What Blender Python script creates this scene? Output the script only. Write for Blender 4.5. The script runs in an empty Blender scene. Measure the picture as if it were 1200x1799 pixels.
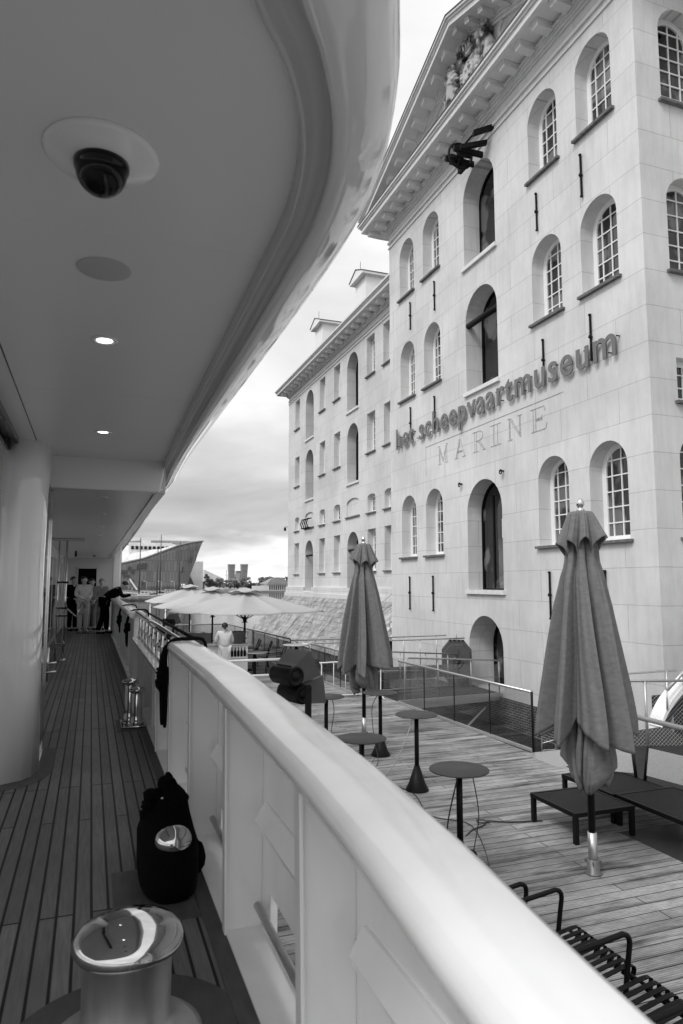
import bpy, bmesh, math, random
from mathutils import Vector, Matrix, noise as mnoise
R = math.radians
PI = math.pi
sc = bpy.context.scene
col = sc.collection

# ---------------------------------------------------------------- camera
E = 2.91                      # eye height above the terrace
TH = R(5.95); PS = R(20.03); FP = 1200.0
cam_d = bpy.data.cameras.new('camera')
cam = bpy.data.objects.new('camera', cam_d); col.objects.link(cam)
cam.location = (0, 0, E)
cam.rotation_euler = (R(90) + TH, 0, -PS)
cam_d.sensor_fit = 'VERTICAL'; cam_d.sensor_height = 36; cam_d.lens = 24.01
cam_d.clip_start = 0.05; cam_d.clip_end = 5000
cam_d.dof.use_dof = True; cam_d.dof.focus_distance = 16; cam_d.dof.aperture_fstop = 5.0
sc.camera = cam

# ---------------------------------------------------------------- world
SUN_EL, SUN_AZ = R(48), R(-118)          # azimuth measured from +Y towards +X
w = bpy.data.worlds.new('World'); sc.world = w; w.use_nodes = True
nt = w.node_tree; N = nt.nodes; L = nt.links; N.clear()
def nn(t, **k):
    n = N.new(t)
    for a, b in k.items(): setattr(n, a, b)
    return n
sky = nn('ShaderNodeTexSky', sky_type='NISHITA', sun_disc=False, sun_elevation=SUN_EL, sun_rotation=SUN_AZ)
bw = nn('ShaderNodeRGBToBW'); L.new(sky.outputs[0], bw.inputs[0])
tc = nn('ShaderNodeTexCoord'); sx = nn('ShaderNodeSeparateXYZ'); L.new(tc.outputs['Generated'], sx.inputs[0])
mz = nn('ShaderNodeMath', operation='MAXIMUM'); L.new(sx.outputs['Z'], mz.inputs[0]); mz.inputs[1].default_value = 0.0
az = nn('ShaderNodeMath', operation='ADD'); L.new(mz.outputs[0], az.inputs[0]); az.inputs[1].default_value = 0.16
dx = nn('ShaderNodeMath', operation='DIVIDE'); L.new(sx.outputs['X'], dx.inputs[0]); L.new(az.outputs[0], dx.inputs[1])
dy = nn('ShaderNodeMath', operation='DIVIDE'); L.new(sx.outputs['Y'], dy.inputs[0]); L.new(az.outputs[0], dy.inputs[1])
cx = nn('ShaderNodeCombineXYZ'); L.new(dx.outputs[0], cx.inputs[0]); L.new(dy.outputs[0], cx.inputs[1]); cx.inputs[2].default_value = 3.7
n1 = nn('ShaderNodeTexNoise'); n1.inputs['Scale'].default_value = 0.62; n1.inputs['Detail'].default_value = 7; n1.inputs['Roughness'].default_value = 0.55; n1.inputs['Distortion'].default_value = 0.35
L.new(cx.outputs[0], n1.inputs['Vector'])
cr = nn('ShaderNodeValToRGB'); L.new(n1.outputs[0], cr.inputs[0])
cr.color_ramp.elements[0].position = 0.34; cr.color_ramp.elements[0].color = (0.56, 0.56, 0.56, 1)
cr.color_ramp.elements[1].position = 0.62; cr.color_ramp.elements[1].color = (0.98, 0.98, 0.98, 1)
# a long dark cloud bank low over the harbour, with the bright gap under it
bank = nn('ShaderNodeValToRGB'); bank.color_ramp.interpolation = 'EASE'
be = bank.color_ramp.elements
be[0].position = 0.0; be[0].color = (1.0, 1.0, 1.0, 1)
be[1].position = 0.27; be[1].color = (1, 1, 1, 1)
for p, v in ((0.025, 1.0), (0.050, 0.90), (0.070, 0.44), (0.12, 0.42), (0.18, 0.66)):
    e = be.new(p); e.color = (v, v, v, 1)
wob = nn('ShaderNodeTexNoise'); wob.inputs['Scale'].default_value = 5.0; wob.inputs['Detail'].default_value = 5
mpw = nn('ShaderNodeMapping'); mpw.inputs['Scale'].default_value = (1, 1, 4); L.new(tc.outputs['Generated'], mpw.inputs[0]); L.new(mpw.outputs[0], wob.inputs['Vector'])
wm = nn('ShaderNodeMath', operation='MULTIPLY_ADD'); L.new(wob.outputs[0], wm.inputs[0]); wm.inputs[1].default_value = 0.075; wm.inputs[2].default_value = -0.037
wa = nn('ShaderNodeMath', operation='ADD'); L.new(sx.outputs['Z'], wa.inputs[0]); L.new(wm.outputs[0], wa.inputs[1]); L.new(wa.outputs[0], bank.inputs[0])
mb = nn('ShaderNodeMix', data_type='RGBA', blend_type='MULTIPLY'); mb.inputs[0].default_value = 1.0
L.new(cr.outputs[0], mb.inputs[6]); L.new(bank.outputs[0], mb.inputs[7])
sc8 = nn('ShaderNodeMix', data_type='RGBA', blend_type='MULTIPLY'); sc8.inputs[0].default_value = 1.0
L.new(mb.outputs[2], sc8.inputs[6]); sc8.inputs[7].default_value = (5.7, 5.7, 5.7, 1)
mx = nn('ShaderNodeMix', data_type='RGBA'); mx.inputs[0].default_value = 0.9
L.new(bw.outputs[0], mx.inputs[6]); L.new(sc8.outputs[2], mx.inputs[7])
bg = nn('ShaderNodeBackground'); bg.inputs[1].default_value = 0.10; L.new(mx.outputs[2], bg.inputs[0])
wo = nn('ShaderNodeOutputWorld'); L.new(bg.outputs[0], wo.inputs[0])

sd = bpy.data.lights.new('sun', 'SUN'); sd.energy = 0.72; sd.angle = R(20); sd.color = (1, 1, 1)
so = bpy.data.objects.new('sun', sd); col.objects.link(so)
dirv = Vector((math.sin(SUN_AZ) * math.cos(SUN_EL), math.cos(SUN_AZ) * math.cos(SUN_EL), math.sin(SUN_EL)))
so.rotation_euler = dirv.to_track_quat('Z', 'Y').to_euler()

sc.view_settings.view_transform = 'Standard'; sc.view_settings.look = 'None'
sc.view_settings.gamma = 1; sc.view_settings.exposure = 1.32
sc.render.engine = 'CYCLES'; sc.cycles.max_bounces = 8; sc.cycles.diffuse_bounces = 5; sc.cycles.glossy_bounces = 5
sc.cycles.transparent_max_bounces = 12

# ---------------------------------------------------------------- materials
def newmat(name):
    m = bpy.data.materials.new(name); m.use_nodes = True
    return m, m.node_tree, m.node_tree.nodes['Principled BSDF']
def g4(v): return (v, v, v, 1)
def plain(name, v, rough=0.5, metal=0.0, coat=0.0, var=0.0, vscale=6.0, bump=0.0, bscale=40.0, spec=None, stretch=(1, 1, 1)):
    m, t, p = newmat(name); n = t.nodes; l = t.links
    p.inputs['Base Color'].default_value = g4(v); p.inputs['Roughness'].default_value = rough
    p.inputs['Metallic'].default_value = metal; p.inputs['Coat Weight'].default_value = coat
    p.inputs['Coat Roughness'].default_value = 0.04
    if spec is not None: p.inputs['Specular IOR Level'].default_value = spec
    tcn = n.new('ShaderNodeTexCoord'); mp = n.new('ShaderNodeMapping'); mp.inputs['Scale'].default_value = stretch
    l.new(tcn.outputs['Object'], mp.inputs[0])
    if var:
        a = n.new('ShaderNodeTexNoise'); a.inputs['Scale'].default_value = vscale; a.inputs['Detail'].default_value = 6
        l.new(mp.outputs[0], a.inputs['Vector'])
        r = n.new('ShaderNodeValToRGB'); l.new(a.outputs[0], r.inputs[0])
        r.color_ramp.elements[0].position = 0.3; r.color_ramp.elements[0].color = g4(v * (1 - var))
        r.color_ramp.elements[1].position = 0.7; r.color_ramp.elements[1].color = g4(min(1, v * (1 + var)))
        l.new(r.outputs[0], p.inputs['Base Color'])
        rr = n.new('ShaderNodeMath'); rr.operation = 'MULTIPLY_ADD'; l.new(a.outputs[0], rr.inputs[0]); rr.inputs[1].default_value = 0.12; rr.inputs[2].default_value = max(0, rough - 0.06)
        l.new(rr.outputs[0], p.inputs['Roughness'])
    if bump:
        b = n.new('ShaderNodeTexNoise'); b.inputs['Scale'].default_value = bscale; b.inputs['Detail'].default_value = 4
        l.new(mp.outputs[0], b.inputs['Vector'])
        bb = n.new('ShaderNodeBump'); bb.inputs['Strength'].default_value = bump; bb.inputs['Distance'].default_value = 0.02
        l.new(b.outputs[0], bb.inputs['Height']); l.new(bb.outputs[0], p.inputs['Normal'])
    return m
def vecmap(n, l, expr):
    """a vector whose components are sums of object axes: expr = ('x+y','z')"""
    tcn = n.new('ShaderNodeTexCoord'); s = n.new('ShaderNodeSeparateXYZ'); l.new(tcn.outputs['Object'], s.inputs[0])
    c = n.new('ShaderNodeCombineXYZ')
    for i, ex in enumerate(expr):
        pr = ex.split('+')
        o = s.outputs[pr[0].upper()]
        for q in pr[1:]:
            a = n.new('ShaderNodeMath'); a.operation = 'ADD'; l.new(o, a.inputs[0]); l.new(s.outputs[q.upper()], a.inputs[1]); o = a.outputs[0]
        l.new(o, c.inputs[i])
    return c.outputs[0], tcn
def mixc(n, l, f, a, b, mode='MULTIPLY'):
    m = n.new('ShaderNodeMix'); m.data_type = 'RGBA'; m.blend_type = mode
    if isinstance(f, float): m.inputs[0].default_value = f
    else: l.new(f, m.inputs[0])
    for i, q in ((6, a), (7, b)):
        if isinstance(q, tuple): m.inputs[i].default_value = q
        else: l.new(q, m.inputs[i])
    return m.outputs[2]
def blocks(name, v, bw_, bh, mort, mv, rough=0.7, off=(0, 0), c2=0.96, stain=0.12, bump=0.5, expr=('x+y', 'z'), fine=0.35, msm=0.1, coarse=0.35):
    m, t, p = newmat(name); n = t.nodes; l = t.links
    vec, tcn = vecmap(n, l, expr)
    mp = n.new('ShaderNodeMapping'); mp.inputs['Location'].default_value = (off[0], off[1], 0); l.new(vec, mp.inputs[0])
    b = n.new('ShaderNodeTexBrick'); l.new(mp.outputs[0], b.inputs['Vector'])
    b.inputs['Scale'].default_value = 1; b.inputs['Brick Width'].default_value = bw_; b.inputs['Row Height'].default_value = bh
    b.inputs['Mortar Size'].default_value = mort; b.inputs['Mortar Smooth'].default_value = msm; b.inputs['Bias'].default_value = 0
    b.inputs['Color1'].default_value = g4(v); b.inputs['Color2'].default_value = g4(v * c2); b.inputs['Mortar'].default_value = g4(mv)
    a = n.new('ShaderNodeTexNoise'); a.inputs['Scale'].default_value = coarse; a.inputs['Detail'].default_value = 9; a.inputs['Roughness'].default_value = 0.62
    l.new(tcn.outputs['Object'], a.inputs['Vector'])
    r = n.new('ShaderNodeValToRGB'); l.new(a.outputs[0], r.inputs[0])
    r.color_ramp.elements[0].position = 0.36; r.color_ramp.elements[0].color = g4(1 - stain); r.color_ramp.elements[1].position = 0.6; r.color_ramp.elements[1].color = g4(1)
    a2 = n.new('ShaderNodeTexNoise'); a2.inputs['Scale'].default_value = 5.5; a2.inputs['Detail'].default_value = 8; a2.inputs['Roughness'].default_value = 0.7
    mp2 = n.new('ShaderNodeMapping'); mp2.inputs['Scale'].default_value = (1, 1, 0.14); l.new(tcn.outputs['Object'], mp2.inputs[0]); l.new(mp2.outputs[0], a2.inputs['Vector'])
    r2 = n.new('ShaderNodeValToRGB'); l.new(a2.outputs[0], r2.inputs[0])
    r2.color_ramp.elements[0].position = 0.36; r2.color_ramp.elements[0].color = g4(1 - stain * 0.55); r2.color_ramp.elements[1].position = 0.58; r2.color_ramp.elements[1].color = g4(1)
    c = mixc(n, l, 1.0, b.outputs['Color'], r.outputs[0]); c = mixc(n, l, 1.0, c, r2.outputs[0])
    l.new(c, p.inputs['Base Color']); p.inputs['Roughness'].default_value = rough; p.inputs['Specular IOR Level'].default_value = 0.25
    a3 = n.new('ShaderNodeTexNoise'); a3.inputs['Scale'].default_value = 28; a3.inputs['Detail'].default_value = 6; l.new(tcn.outputs['Object'], a3.inputs['Vector'])
    h = n.new('ShaderNodeMath'); h.operation = 'MULTIPLY_ADD'; l.new(a3.outputs[0], h.inputs[0]); h.inputs[1].default_value = fine
    inv = n.new('ShaderNodeMath'); inv.operation = 'SUBTRACT'; inv.inputs[0].default_value = 1; l.new(b.outputs['Fac'], inv.inputs[1]); l.new(inv.outputs[0], h.inputs[2])
    bb = n.new('ShaderNodeBump'); bb.inputs['Strength'].default_value = bump; bb.inputs['Distance'].default_value = 0.02
    l.new(h.outputs[0], bb.inputs['Height']); l.new(bb.outputs[0], p.inputs['Normal'])
    return m
M = {}
M['paint'] = plain('white_ship_paint', 0.90, 0.22, coat=0.4, var=0.045, vscale=5, stretch=(1, 1, .2))
M['ceil'] = plain('satin_ceiling_paint', 0.82, 0.34, var=0.02, vscale=1.2)
M['fascia'] = plain('gloss_fascia_paint', 0.82, 0.08, coat=1.0, var=0.02, vscale=1.3)
M['groove'] = plain('grey_gutter_paint', 0.55, 0.22, coat=0.3)
M['black'] = plain('black_metal', 0.004, 0.5, var=0.2, vscale=20, spec=.22)
M['rope'] = plain('black_rope', 0.004, 0.9, spec=.15, bump=0.6, bscale=180)
M['bag'] = plain('black_cloth', 0.003, 0.95, bump=0.5, bscale=120, spec=0.1)
M['chrome'] = plain('polished_steel', 0.58, 0.06, metal=1.0, var=0.05, vscale=30)
M['satin'] = plain('brushed_steel', 0.50, 0.40, metal=1.0, var=0.08, vscale=9, stretch=(3, 3, 1))
M['alu'] = plain('galvanised_rail', 0.50, 0.38, metal=0.6, var=0.1, vscale=25)
M['darkgloss'] = plain('dark_glossy_panel', 0.006, 0.08, spec=.25)
M['darkroom'] = plain('dark_opening', 0.004, 0.9, spec=.1)
M['stone'] = blocks('limewashed_stone', 0.72, 2.3, 0.915, 0.008, 0.46, off=(0.35, 0.37), c2=0.95, stain=0.17)
M['stone_in'] = blocks('limewashed_reveal', 0.72, 2.3, 0.915, 0.011, 0.42, off=(0.35, 0.37), stain=0.14)
M['cornice'] = plain('painted_cornice', 0.70, 0.55, var=0.06, vscale=3, bump=0.15)
M['lead'] = plain('lead_edge', 0.12, 0.6, var=0.3, vscale=3)
M['sillm'] = plain('dark_slate_sill', 0.13, 0.7, var=0.4, vscale=9, bump=0.4)
M['stonesill'] = plain('pale_stone_sill', 0.70, 0.7, var=0.1, vscale=5, bump=0.2)
M['white'] = plain('white_window_paint', 0.82, 0.35, var=0.03, vscale=5)
M['iron'] = plain('wrought_iron', 0.006, 0.6, var=0.3, vscale=12, spec=.2)
M['letters'] = plain('grey_letter_paint', 0.14, 0.45, var=0.05)
M['inscr'] = plain('inscribed_line', 0.36, 0.8, var=0.35, vscale=8)
M['relief'] = plain('weathered_relief', 0.26, 0.75, var=0.93, vscale=2.0, bump=0.6, bscale=25)
for nd_ in M['relief'].node_tree.nodes:
    if nd_.type == 'VALTORGB': nd_.color_ramp.elements[0].position = .45; nd_.color_ramp.elements[1].position = .56
M['brick'] = blocks('old_dark_brick', 0.10, 0.24, 0.075, 0.011, 0.36, c2=0.5, stain=0.55, bump=0.9, coarse=1.2)
M['slope'] = blocks('rubble_slope', 0.50, 0.62, 0.27, 0.02, 0.38, c2=0.80, stain=0.5, bump=1.0, fine=1.4, msm=0.6, coarse=1.6)
M['fabric'] = plain('grey_canopy_fabric', 0.165, 0.85, var=0.14, vscale=14, bump=0.12, bscale=300, stretch=(1, 1, 2), spec=.2)
M['canopy'] = plain('off_white_canopy', 0.42, 0.8, var=0.04, vscale=2, bump=0.15, bscale=60)
M['table'] = plain('anthracite_table', 0.055, 0.6, spec=.3, var=0.15, vscale=8)
M['sling'] = plain('grey_mesh_sling', 0.40, 0.8, var=0.12, vscale=60, bump=0.3, bscale=300)
M['bed'] = plain('dark_slat_bed', 0.016, 0.7, spec=.2, var=0.5, vscale=7, stretch=(1, 12, 1), bump=0.2)
M['skin'] = plain('skin', 0.45, 0.5)
M['hair'] = plain('dark_hair', 0.015, 0.6, bump=0.3, bscale=90)
M['hairl'] = plain('light_hair', 0.28, 0.6, bump=0.3, bscale=90)
M['beige'] = plain('pale_suit_cloth', 0.66, 0.85, var=0.08, vscale=9, bump=0.3, bscale=30)
M['grey_cloth'] = plain('mid_grey_cloth', 0.20, 0.85, var=0.1, vscale=9, bump=0.3, bscale=30)
M['dark_cloth'] = plain('black_suit_cloth', 0.003, 0.95, spec=.1, var=0.2, vscale=9)
M['zinc'] = plain('zinc_bucket', 0.16, 0.45, metal=0.5, var=0.2, vscale=12)
M['box_dark'] = plain('dark_case_plastic', 0.075, 0.5, var=0.12, vscale=9)
M['bark'] = plain('bark', 0.08, 0.9)
M['leafa'] = plain('leaves_mid', 0.24, 0.8, var=0.35, vscale=0.4)
M['leafb'] = plain('leaves_dark', 0.12, 0.8, var=0.4, vscale=0.4)
M['pale'] = plain('pale_render', 0.62, 0.8, var=0.1, vscale=0.3)
M['panelgrey'] = plain('grey_far_cladding', 0.27, 0.7, var=0.15, vscale=0.3)
M['hull'] = plain('dark_boat_hull', 0.06, 0.5, var=0.3, vscale=1)
M['boatdeck'] = plain('pale_boat_deck', 0.42, 0.6, var=0.4, vscale=1.5)
M['mast'] = plain('varnished_mast', 0.06, 0.6)
M['shore'] = plain('quay_ground', 0.20, 0.9, var=0.3, vscale=0.05)
M['darkground'] = plain('dark_roofing_felt', 0.035, 0.95, spec=.15, var=0.25, vscale=3, bump=0.4, bscale=50)
M['pile'] = plain('tarred_timber', 0.09, 0.8, var=0.3, vscale=4)
M['paper'] = plain('paper', 0.8, 0.8)
M['cable'] = plain('cable_rubber', 0.02, 0.5)
M['cablel'] = plain('pale_cable', 0.5, 0.5)
M['hullout'] = plain('hull_white', 0.72, 0.2, coat=0.5)

def teak():
    m, t, p = newmat('teak_deck'); n = t.nodes; l = t.links
    vec, tcn = vecmap(n, l, ('y', 'x'))
    mp = n.new('ShaderNodeMapping'); mp.inputs['Location'].default_value = (0.4, 0.02, 0); l.new(vec, mp.inputs[0])
    b = n.new('ShaderNodeTexBrick'); l.new(mp.outputs[0], b.inputs['Vector'])
    for k, v in (('Scale', 1), ('Brick Width', 2.1), ('Row Height', 0.0745), ('Mortar Size', 0.0062), ('Mortar Smooth', 0.0)): b.inputs[k].default_value = v
    b.offset = 0.37; b.offset_frequency = 3
    b.inputs['Color1'].default_value = g4(0.215); b.inputs['Color2'].default_value = g4(0.15); b.inputs['Mortar'].default_value = g4(0.003)
    a = n.new('ShaderNodeTexNoise'); a.inputs['Scale'].default_value = 6; a.inputs['Detail'].default_value = 8
    mp2 = n.new('ShaderNodeMapping'); mp2.inputs['Scale'].default_value = (12, 0.8, 1); l.new(tcn.outputs['Object'], mp2.inputs[0]); l.new(mp2.outputs[0], a.inputs['Vector'])
    r = n.new('ShaderNodeValToRGB'); l.new(a.outputs[0], r.inputs[0]); r.color_ramp.elements[0].position = .25; r.color_ramp.elements[0].color = g4(.7); r.color_ramp.elements[1].position = .75; r.color_ramp.elements[1].color = g4(1.12)
    a4 = n.new('ShaderNodeTexNoise'); a4.inputs['Scale'].default_value = 1.3; a4.inputs['Detail'].default_value = 5; l.new(tcn.outputs['Object'], a4.inputs['Vector'])
    r4 = n.new('ShaderNodeValToRGB'); l.new(a4.outputs[0], r4.inputs[0]); r4.color_ramp.elements[0].position = .3; r4.color_ramp.elements[0].color = g4(.78); r4.color_ramp.elements[1].position = .7; r4.color_ramp.elements[1].color = g4(1.1)
    c = mixc(n, l, 1.0, b.outputs['Color'], r.outputs[0]); c = mixc(n, l, 1.0, c, r4.outputs[0])
    l.new(c, p.inputs['Base Color']); p.inputs['Roughness'].default_value = 0.55; p.inputs['Specular IOR Level'].default_value = 0.3
    bb = n.new('ShaderNodeBump'); bb.inputs['Strength'].default_value = 0.3; bb.inputs['Distance'].default_value = 0.004; bb.invert = True
    l.new(b.outputs['Fac'], bb.inputs['Height']); l.new(bb.outputs[0], p.inputs['Normal'])
    return m
M['teak'] = teak()
M['teakm'] = plain('teak_margin', 0.09, 0.6, var=0.2, vscale=8, stretch=(3, 1, 1), spec=.3)
def decking():
    m, t, p = newmat('weathered_decking'); n = t.nodes; l = t.links
    vec, tcn = vecmap(n, l, ('x', 'y'))
    b = n.new('ShaderNodeTexBrick'); l.new(vec, b.inputs['Vector'])
    for k, v in (('Scale', 1), ('Brick Width', 3.1), ('Row Height', 0.145), ('Mortar Size', 0.006), ('Mortar Smooth', 0.1)): b.inputs[k].default_value = v
    b.offset = 0.43; b.offset_frequency = 2
    b.inputs['Color1'].default_value = g4(0.50); b.inputs['Color2'].default_value = g4(0.34); b.inputs['Mortar'].default_value = g4(0.05)
    # long dark weather streaks along the boards
    mp2 = n.new('ShaderNodeMapping'); mp2.inputs['Scale'].default_value = (0.55, 5.5, 1); l.new(tcn.outputs['Object'], mp2.inputs[0])
    a = n.new('ShaderNodeTexNoise'); a.inputs['Scale'].default_value = 1.3; a.inputs['Detail'].default_value = 9; a.inputs['Roughness'].default_value = .62; l.new(mp2.outputs[0], a.inputs['Vector'])
    r = n.new('ShaderNodeValToRGB'); l.new(a.outputs[0], r.inputs[0])
    r.color_ramp.elements[0].position = .33; r.color_ramp.elements[0].color = g4(.12); r.color_ramp.elements[1].position = .50; r.color_ramp.elements[1].color = g4(1.0)
    mp3 = n.new('ShaderNodeMapping'); mp3.inputs['Scale'].default_value = (1.2, 1.6, 1); l.new(tcn.outputs['Object'], mp3.inputs[0])
    a3 = n.new('ShaderNodeTexNoise'); a3.inputs['Scale'].default_value = 1.1; a3.inputs['Detail'].default_value = 8; l.new(mp3.outputs[0], a3.inputs['Vector'])
    r3 = n.new('ShaderNodeValToRGB'); l.new(a3.outputs[0], r3.inputs[0])
    r3.color_ramp.elements[0].position = .35; r3.color_ramp.elements[0].color = g4(.62); r3.color_ramp.elements[1].position = .62; r3.color_ramp.elements[1].color = g4(1.05)
    # grooved boards: fine ribs along X
    wv = n.new('ShaderNodeTexWave'); wv.wave_type = 'BANDS'; wv.bands_direction = 'Y'; wv.inputs['Scale'].default_value = 14.6; wv.inputs['Distortion'].default_value = 0.0
    l.new(tcn.outputs['Object'], wv.inputs['Vector'])
    rw = n.new('ShaderNodeValToRGB'); l.new(wv.outputs['Fac'], rw.inputs[0]); rw.color_ramp.elements[0].position = .1; rw.color_ramp.elements[0].color = g4(.55); rw.color_ramp.elements[1].position = .5; rw.color_ramp.elements[1].color = g4(1)
    a5 = n.new('ShaderNodeTexNoise'); a5.inputs['Scale'].default_value = 9; a5.inputs['Detail'].default_value = 8; a5.inputs['Roughness'].default_value = .7
    mp5 = n.new('ShaderNodeMapping'); mp5.inputs['Scale'].default_value = (.8, 4, 1); l.new(tcn.outputs['Object'], mp5.inputs[0]); l.new(mp5.outputs[0], a5.inputs['Vector'])
    r5 = n.new('ShaderNodeValToRGB'); l.new(a5.outputs[0], r5.inputs[0]); r5.color_ramp.elements[0].position = .3; r5.color_ramp.elements[0].color = g4(.6); r5.color_ramp.elements[1].position = .65; r5.color_ramp.elements[1].color = g4(1.1)
    c = mixc(n, l, 1.0, b.outputs['Color'], r.outputs[0]); c = mixc(n, l, 1.0, c, r3.outputs[0]); c = mixc(n, l, 0.8, c, rw.outputs[0]); c = mixc(n, l, 1.0, c, r5.outputs[0])
    l.new(c, p.inputs['Base Color']); p.inputs['Roughness'].default_value = 0.8; p.inputs['Specular IOR Level'].default_value = .25
    bb = n.new('ShaderNodeBump'); bb.inputs['Strength'].default_value = 0.5; bb.inputs['Distance'].default_value = 0.004
    l.new(wv.outputs['Fac'], bb.inputs['Height']); l.new(bb.outputs[0], p.inputs['Normal'])
    return m
M['decking'] = decking()
def water():
    m, t, p = newmat('harbour_water'); n = t.nodes; l = t.links
    p.inputs['Base Color'].default_value = g4(0.012); p.inputs['Roughness'].default_value = 0.10; p.inputs['IOR'].default_value = 1.33
    tcn = n.new('ShaderNodeTexCoord')
    a = n.new('ShaderNodeTexNoise'); a.inputs['Scale'].default_value = 2.2; a.inputs['Detail'].default_value = 6; l.new(tcn.outputs['Object'], a.inputs['Vector'])
    bb = n.new('ShaderNodeBump'); bb.inputs['Strength'].default_value = 0.25; bb.inputs['Distance'].default_value = 0.03; l.new(a.outputs[0], bb.inputs['Height']); l.new(bb.outputs[0], p.inputs['Normal'])
    return m
M['water'] = water()
def glassmat(name, tint, fac, rough=0.02):
    m, t, p = newmat(name); n = t.nodes; l = t.links
    n.remove(p); out = n['Material Output']
    tr = n.new('ShaderNodeBsdfTransparent'); tr.inputs[0].default_value = g4(tint)
    gl = n.new('ShaderNodeBsdfGlossy'); gl.inputs[0].default_value = g4(1); gl.inputs['Roughness'].default_value = rough
    lw = n.new('ShaderNodeLayerWeight'); lw.inputs[0].default_value = 0.5; pw_ = n.new('ShaderNodeMath'); pw_.operation = 'POWER'; l.new(lw.outputs['Facing'], pw_.inputs[0]); pw_.inputs[1].default_value = 3.5; fr = n.new('ShaderNodeMath'); fr.operation = 'MULTIPLY_ADD'; l.new(pw_.outputs[0], fr.inputs[0]); fr.inputs[1].default_value = .75; fr.inputs[2].default_value = .035
    f2 = n.new('ShaderNodeMath'); f2.operation = 'MULTIPLY'; l.new(fr.outputs[0], f2.inputs[0]); f2.inputs[1].default_value = fac
    ms = n.new('ShaderNodeMixShader'); l.new(f2.outputs[0], ms.inputs[0]); l.new(tr.outputs[0], ms.inputs[1]); l.new(gl.outputs[0], ms.inputs[2]); l.new(ms.outputs[0], out.inputs[0])
    return m
M['glass'] = glassmat('balustrade_glass', 0.84, 0.8)
def pane():
    m, t, p = newmat('window_pane'); n = t.nodes; l = t.links
    p.inputs['Roughness'].default_value = 0.03; p.inputs['IOR'].default_value = 1.75
    tcn = n.new('ShaderNodeTexCoord'); cu_ = n.new('ShaderNodeTexNoise'); cu_.inputs['Scale'].default_value = .9; cu_.inputs['Detail'].default_value = 2; l.new(tcn.outputs['Object'], cu_.inputs['Vector']); cr_ = n.new('ShaderNodeValToRGB'); l.new(cu_.outputs[0], cr_.inputs[0]); cr_.color_ramp.elements[0].position = .50; cr_.color_ramp.elements[0].color = g4(.004); cr_.color_ramp.elements[1].position = .56; cr_.color_ramp.elements[1].color = g4(.13); oi = n.new('ShaderNodeObjectInfo'); am = n.new('ShaderNodeMath'); am.operation = 'MULTIPLY_ADD'; l.new(oi.outputs['Random'], am.inputs[0]); am.inputs[1].default_value = .16; l.new(cu_.outputs[0], am.inputs[2]); am2 = n.new('ShaderNodeMath'); am2.operation = 'SUBTRACT'; l.new(am.outputs[0], am2.inputs[0]); am2.inputs[1].default_value = .09; l.new(am2.outputs[0], cr_.inputs[0]); l.new(cr_.outputs[0], p.inputs['Base Color'])
    a = n.new('ShaderNodeTexNoise'); a.inputs['Scale'].default_value = 1.6; l.new(tcn.outputs['Object'], a.inputs['Vector'])
    bb = n.new('ShaderNodeBump'); bb.inputs['Strength'].default_value = 0.08; bb.inputs['Distance'].default_value = 0.05; l.new(a.outputs[0], bb.inputs['Height']); l.new(bb.outputs[0], p.inputs['Normal'])
    return m
M['pane'] = pane()
def lampm(v):
    m, t, p = newmat('lit_lamp_lens'); p.inputs['Emission Color'].default_value = g4(1); p.inputs['Emission Strength'].default_value = v; return m
M['lamp'] = lampm(2.5)
def nemo_mat():
    m, t, p = newmat('patinated_plates'); n = t.nodes; l = t.links
    vec, tcn = vecmap(n, l, ('x', 'z'))
    b = n.new('ShaderNodeTexBrick'); l.new(vec, b.inputs['Vector'])
    for k, v in (('Scale', 1), ('Brick Width', 1.5), ('Row Height', 5.2), ('Mortar Size', 0.12), ('Mortar Smooth', .3)): b.inputs[k].default_value = v
    b.inputs['Color1'].default_value = g4(.215); b.inputs['Color2'].default_value = g4(.145); b.inputs['Mortar'].default_value = g4(.11)
    l.new(b.outputs['Color'], p.inputs['Base Color']); p.inputs['Roughness'].default_value = .6
    return m
M['nemo'] = nemo_mat()
M['nemo_dark'] = plain('dark_plate_patch', 0.075, 0.5)

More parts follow.
